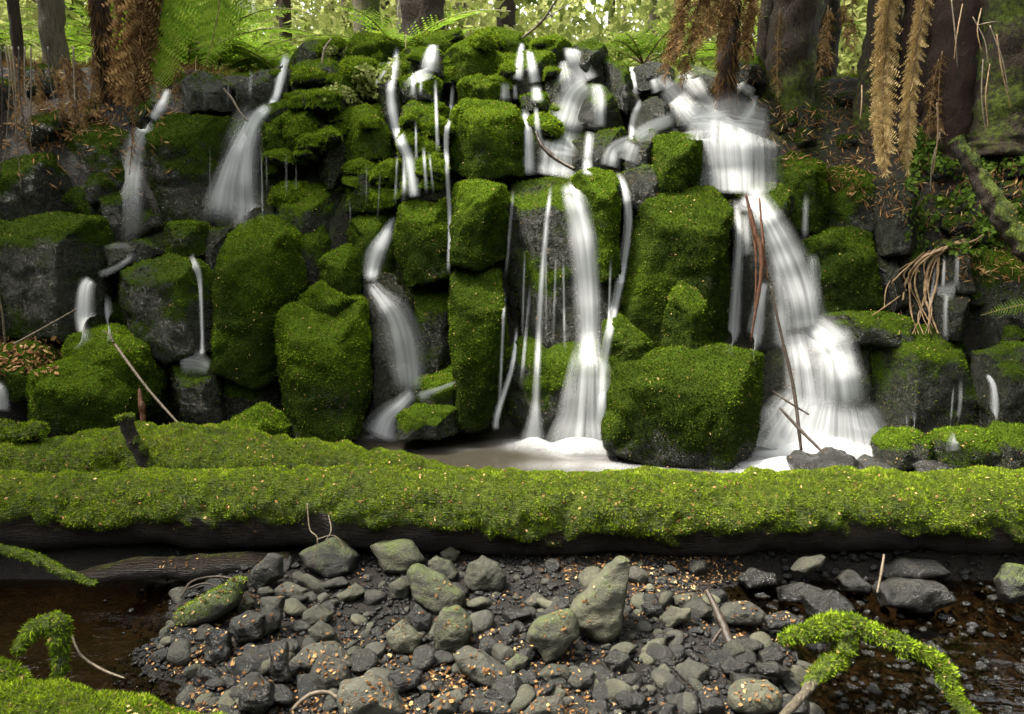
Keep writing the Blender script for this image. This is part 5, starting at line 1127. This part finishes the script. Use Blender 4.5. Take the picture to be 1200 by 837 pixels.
for k, (x0, x1, yb) in enumerate([(800,778,98), (812,800,105), (826,815,60), (845,846,60), (792,790,75), (878,870,70), (862,878,78), (835,830,45)]):
    hang('dead_frond', 'red-brown dead frond drooping beside the fibrous red trunk', P(x0 + 20, -50, 5.7), P(x1, yb, 5.65), .20, 34, 'deadfern', 'rustbark', 20 + k, 7, .3)['group'] = 'dead fronds skirting the red trunk'
hang('green_frond', 'small bright green frond tip poking in at the right bank', P(1240,350,4.0), P(1150,370,4.0), .09, 26, 'fern', 'root', 40, 8, .0)
for k in range(10):
    x = random.uniform(8, 110); y = random.uniform(55, 80)
    hang('dead_frond', 'dry brown frond hanging over the dark edge of the left bank', P(x, y, 5.6), P(x + random.uniform(-12, 14), y + random.uniform(50, 95), 5.45), .12, 24, 'deadfern', 'darktwig', 50 + k, 6, .35)['group'] = 'dry fronds on the left bank'

rgh = np.random.default_rng(31)
for k in range(16):
    x = rgh.uniform(905, 1200); y = rgh.uniform(-30, 70); L_ = rgh.uniform(60, 120); Yh = min(hitY(x, y + L_), 6.1) - .12
    hang('dead_frond', 'straw-brown dead frond hanging down the litter of the right bank', P(x, y, Yh + .1), P(x + rgh.uniform(-14, 14), y + L_, Yh), .13, 34, 'deadfern', 'root', 140 + k, 6, .5)['group'] = 'dead fronds on the right bank'
# ------------------------------------------------------------------ near trunks at the cliff top
def trunk(name, label, x, y0, y1, Y, r, mat, seed=0, lean=0.0, group=None, moss=0.0, top=4.5, cat='tree', crown=None, rough=.3):
    b = P(x, y0, Y); b[2] = min(b[2], gz(b[0], Y)) - .05; zt = b[2] + top; dx = lean * (zt - b[2])
    base = np.array([b[0], Y, b[2] - .25]); t = thing(name, label, cat, base, group)
    rg = np.random.default_rng(seed)
    pts = [base, base + [dx * .1, 0, .35], base + [dx * .4 + rg.normal(0, .03), rg.normal(0, .05), top * .4], base + [dx, rg.normal(0, .08), top]]
    V, F = tube(pts, [r * 1.35, r * 1.05, r, r * .8], 20, 60, rough, 9, seed); m = np.clip(moss + .5 * fbm(V * 3, 3, seed), 0, 1) if moss else np.zeros(len(V))
    link('trunk', make_mesh('trunk', V - base, F, M[mat], dict(moss=m)), t)
    return t, base + [dx, 0, top]
def shag(t, seed, dens=2600, length=.10, mat='deadfern'):
    tr = t.children[0]; me = tr.data; V = np.array([v.co[:] for v in me.vertices]); F = np.array([tuple(p.vertices) for p in me.polygons])
    bv = blades(V, F, np.ones(len(V)), dens, length, .006, 1, .35, 2.4, None, seed)
    link('fibres', make_mesh('fibres', bv[0], bv[1], M[mat], dict(tint=bv[2] * .6), False), t, 'stuff')
def fern_crown(t, top, n, L, mat, rmat, seed, dead=0):
    shag(t, seed)
    loc = np.array(top) - np.array(t.location); rg = np.random.default_rng(seed)
    me = frond_data(L, L * .34, 26, mat, rmat, seed, sub=7, droop=.55)
    for k in range(n):
        o = link('frond', me, t); o.location = loc; o.rotation_euler = (rg.normal(0, .15), rg.normal(-.15, .15), k * 6.283 / n + rg.normal(0, .2))
t, tp = trunk('tree_fern', 'dark tree fern on the left bank, brown fronds hanging from its crown', 124, 120, 0, 6.05, .06, 'fibre', 3, .03, None, 0, 3.0, 'tree fern', rough=.5); fern_crown(t, tp, 9, 1.6, 'fern', 'root', 11)
t, tp = trunk('tree_fern', 'fibrous red-brown tree fern standing in the upper right stream', 853, 130, 0, 5.85, .065, 'fibre', 4, .0, None, 0, 2.6, 'tree fern', rough=.5); fern_crown(t, tp, 9, 1.5, 'fern', 'root', 12)
for k, (x, y0, Y, r, mat, ln, ms, lab) in enumerate([
    (925, 92, 6.42, .19, 'trunk', -.02, .35, 'thick dark trunk with moss at its foot on the right bank'),
    (890, 88, 6.45, .06, 'trunk', .04, .1, 'thin dark trunk beside the fibrous red tree fern'),
    (968, 45, 6.8, .12, 'trunk', -.04, .1, 'dark leaning trunk behind the litter bank'),
    (1024, 78, 6.2, .12, 'trunk', .03, .35, 'mossy grey trunk left of the golden fronds'),
    (1070, 95, 6.15, .12, 'fibre', .0, .0, 'black shaded trunk behind the golden fronds'),
    (1112, 85, 6.0, .16, 'fibre', .02, .1, 'broad brown trunk right of the golden fronds'),
    (1185, 70, 5.9, .26, 'trunk', .02, .4, 'massive mossy trunk base at the right bank'),
    (22, 46, 6.4, .04, 'trunk', -.02, .0, 'thin dark trunk at the left bank edge'),
    (62, 44, 6.7, .09, 'pale', .0, .2, 'pale mottled trunk on the left bank'),
    (496, 40, 8.0, .20, 'trunk', .0, .15, 'thick grey-brown trunk rising behind the mossy centre'),
    (432, 40, 9.0, .14, 'pale', .0, .45, 'green-tinged trunk rising left of the thick grey-brown one'),
    (594, 45, 9.0, .10, 'trunk', .0, .1, 'slim brown trunk right of the thick grey-brown one'),
    (333, 55, 8.5, .06, 'fibre', .02, .0, 'short rusty trunk above the forked fall')]):
    t, tp = trunk('forest_tree', lab, x, y0, 0, Y, r, mat, 30 + k, ln, 'trunks along the cliff top', ms, 5.5 if Y < 7.5 else 7.5)
    # limbs and a small crown above
    base = np.array(t.location); top = tp - base; rg = np.random.default_rng(k); Vs = []; 
    for j in range(5):
        a = rg.uniform(0, 6.28); st = top * rg.uniform(.6, .95); e = st + np.array([math.cos(a), math.sin(a), rg.uniform(.3, .9)]) * rg.uniform(.6, 1.2)
        V, F = tube([st, (st + e) / 2 + [0, 0, .1], e], [r * .3, r * .2, r * .08], 7, 12, .2, 9, j); link('limb', make_mesh('limb', V, F, M[mat], dict(moss=np.zeros(len(V)))), t); Vs.append(e)
    n = 700; c = np.array(Vs)[rg.integers(0, len(Vs), n)] + rg.normal(0, .42, (n, 3)); d = rg.normal(0, 1, (n, 3)); d /= np.linalg.norm(d, axis=1, keepdims=True); q = np.cross(d, rg.normal(0, 1, (n, 3))); q /= np.linalg.norm(q, axis=1, keepdims=True)
    Ls = rg.uniform(.05, .11, n)[:, None]
    V = np.stack([c - d * Ls, c + q * Ls * .5, c + d * Ls, c - q * Ls * .5], 1).reshape(-1, 3)
    link('crown', make_mesh('crown', V, np.arange(n * 4).reshape(-1, 4), M['leaf'], dict(tint=np.repeat(np.clip(rg.normal(.5, .22, n), 0, 1), 4)), False), t)

# ------------------------------------------------------------------ the forest behind: copied trees, ferns, then the far wood
def bg_tree(seed, h, r, mat, leafn, lsize, spread):
    rg = np.random.default_rng(seed); t = thing('slender_tree', 'slender tree of the bright forest behind the cliff', 'tree', (0, -50, 0), 'slender trees behind the falls')
    b = np.zeros(3); wob = rg.normal(0, .12, 4)
    pts = [b, b + [wob[0], wob[1], h * .3], b + [wob[2], wob[3], h * .65], b + [wob[0] * 2, wob[3] * 2, h]]
    V, F = tube(pts, [r * 1.3, r, r * .8, r * .4], 9, 30, .2, 5, seed); link('trunk', make_mesh('trunk', V, F, M[mat], dict(moss=np.clip(fbm(V * 2, 3, seed) + .1, 0, 1))), t)
    Vs, Fs, C, n0 = [], [], [], 0
    for j in range(12):
        z = rg.uniform(.08, 1) ** 1.6 * h; a = rg.uniform(0, 6.28); L = spread * rg.uniform(.4, 1); p = spline(pts, 50)[int(z / h * 49)]
        e = p + np.array([math.cos(a) * L, math.sin(a) * L, L * rg.uniform(-.2, .5)])
        V, F = tube([p, (p + e) / 2 + [0, 0, .15], e], [r * .28, r * .18, .006], 5, 8); Vs.append(V); Fs.append(F + n0); n0 += len(V)
        for q in np.linspace(.35, 1, 5): C.append(p + (e - p) * q)
    link('branches', make_mesh('branches', np.concatenate(Vs), np.concatenate(Fs), M[mat], dict(moss=np.zeros(n0))), t, 'stuff')
    C = np.array(C); c = C[rg.integers(0, len(C), leafn)] + rg.normal(0, spread * .17, (leafn, 3)) * [1, 1, .6]
    d = rg.normal(0, 1, (leafn, 3)); d /= np.linalg.norm(d, axis=1, keepdims=True); q = np.cross(d, rg.normal(0, 1, (leafn, 3))); q /= np.linalg.norm(q, axis=1, keepdims=True); Ls = rg.uniform(.5, 1.2, leafn)[:, None] * lsize
    V = np.stack([c - d * Ls, c + q * Ls * .5, c + d * Ls, c - q * Ls * .5], 1).reshape(-1, 3)
    link('crown', make_mesh('crown', V, np.arange(leafn * 4).reshape(-1, 4), M['leaf'], dict(tint=np.repeat(np.clip(rg.normal(.6, .2, leafn), 0, 1), 4)), False), t); return t
protos = [bg_tree(1, 8, .08, 'trunk', 800, .09, 1.3), bg_tree(2, 8, .06, 'pale', 700, .10, 1.2), bg_tree(3, 7, .04, 'pale', 900, .09, 1.4), bg_tree(4, 8, .09, 'pale', 700, .11, 1.6)]
rg = np.random.default_rng(12); used = [False] * 4
for k in range(96):
    Y = rg.uniform(9.5, 24); px = rg.uniform(-80, 1130); x = P(px, 60, Y)[0]
    if 640 < px < 860 and Y < 17: continue
    j = int(rg.integers(4)); loc = (x, Y, gz(x, Y) - .1)
    if not used[j]: o = protos[j]; o.location = loc; o.rotation_euler = (0, 0, rg.uniform(0, 6.28)); used[j] = True
    else: dup(protos[j], loc, rg.uniform(0, 6.28), rg.uniform(.8, 1.2))
fp = thing('fern_plant', 'green fern growing on the forest floor above the cliff', 'fern', (0, -50, 0), 'ferns on the forest floor'); fm = frond_data(1.0, .34, 26, 'fern', 'root', 77, sub=6, droop=.55)
for k in range(9):
    o = link('frond', fm, fp); o.rotation_euler = (rg.normal(0, .15), rg.normal(-.35, .15), k * .698 + rg.normal(0, .15))
first = True
for k in range(46):
    Y = rg.uniform(7.0, 13); px = rg.uniform(-60, 900) if k % 3 else rg.uniform(170, 320); x = P(px, 60, Y)[0]; loc = (x, Y, gz(x, Y) + rg.uniform(.0, .25)); s = rg.uniform(.6, 1.25)
    if first: fp.location = loc; fp.scale = (s,) * 3; first = False
    else: dup(fp, loc, rg.uniform(0, 6.28), s)
def leaf_mass(name, label, n, fn, size, mat, seed, kind='stuff', cat='foliage'):
    rg = np.random.default_rng(seed); c = fn(rg, n); n = len(c); d = rg.normal(0, 1, (n, 3)); d /= np.linalg.norm(d, axis=1, keepdims=True); q = np.cross(d, rg.normal(0, 1, (n, 3))); q /= np.linalg.norm(q, axis=1, keepdims=True); Ls = rg.uniform(.5, 1.3, n)[:, None] * size
    V = np.stack([c - d * Ls, c + q * Ls * .55, c + d * Ls, c - q * Ls * .55], 1).reshape(-1, 3); cl = fbm(c * .8, 3, seed)
    o = link(name, make_mesh(name, V, np.arange(n * 4).reshape(-1, 4), M[mat], dict(tint=np.repeat(np.clip(.55 + .5 * cl + rg.normal(0, .15, n), 0, 1), 4)), False), kind=kind); o['label'] = label; o['category'] = cat; return o
def far_wood(rg, n):
    x = rg.uniform(-26, 26, n); y = rg.uniform(18, 34, n); z = rg.uniform(2.5, 10, n); c = np.stack([x, y, z], -1)
    f = fbm(c * .45, 3, 5) + .12 * (1 - (z - 3) / 9) ; return c[f > -.10]
leaf_mass('far_wood', 'sunlit green foliage of the far wood behind the cliff', 42000, far_wood, .20, 'leaf', 3)
def under(rg, n):
    x = rg.uniform(-9, 7, n); y = rg.uniform(8, 16, n); z = 2.75 + .1 * (y - 8) + rg.gamma(1.6, .35, n); c = np.stack([x, y, z], -1); return c[fbm(c * .7, 3, 9) > .02]
leaf_mass('undergrowth', 'low leafy undergrowth of the forest floor above the cliff', 40000, under, .06, 'leaf', 4)
def ring(rg, n):                                      # unseen wood on the other three sides, added to cut low sky light
    a = rg.uniform(math.radians(-215), math.radians(35), n); r = rg.uniform(8, 15, n); z = rg.uniform(.3, 8.5, n); c = np.stack([np.cos(a) * r, np.sin(a) * r + 1, z], -1); return c[fbm(c * .35, 3, 15) > -.22]
leaf_mass('shade_wood', 'unseen dense wood behind and beside the creek, added to block low light', 60000, ring, .26, 'bank_leaf', 6)
def canopy(rg, n):  # unseen boughs over both banks, added to darken the sides
    a = rg.uniform(0, 6.283, n); r = rg.uniform(0, 1, n) ** .5; side = np.where(rg.random(n) < .5, -1, 1)
    c = np.stack([side * 5.6 + r * np.cos(a) * 2.6, 4.6 + r * np.sin(a) * 3.4, 6.2 + rg.normal(0, .7, n)], -1); return c[fbm(c * .8, 3, 17) > -.25]
leaf_mass('shade_canopy', 'unseen leafy boughs over both banks of the creek, added to shade the sides', 6000, canopy, .16, 'bank_leaf', 8)
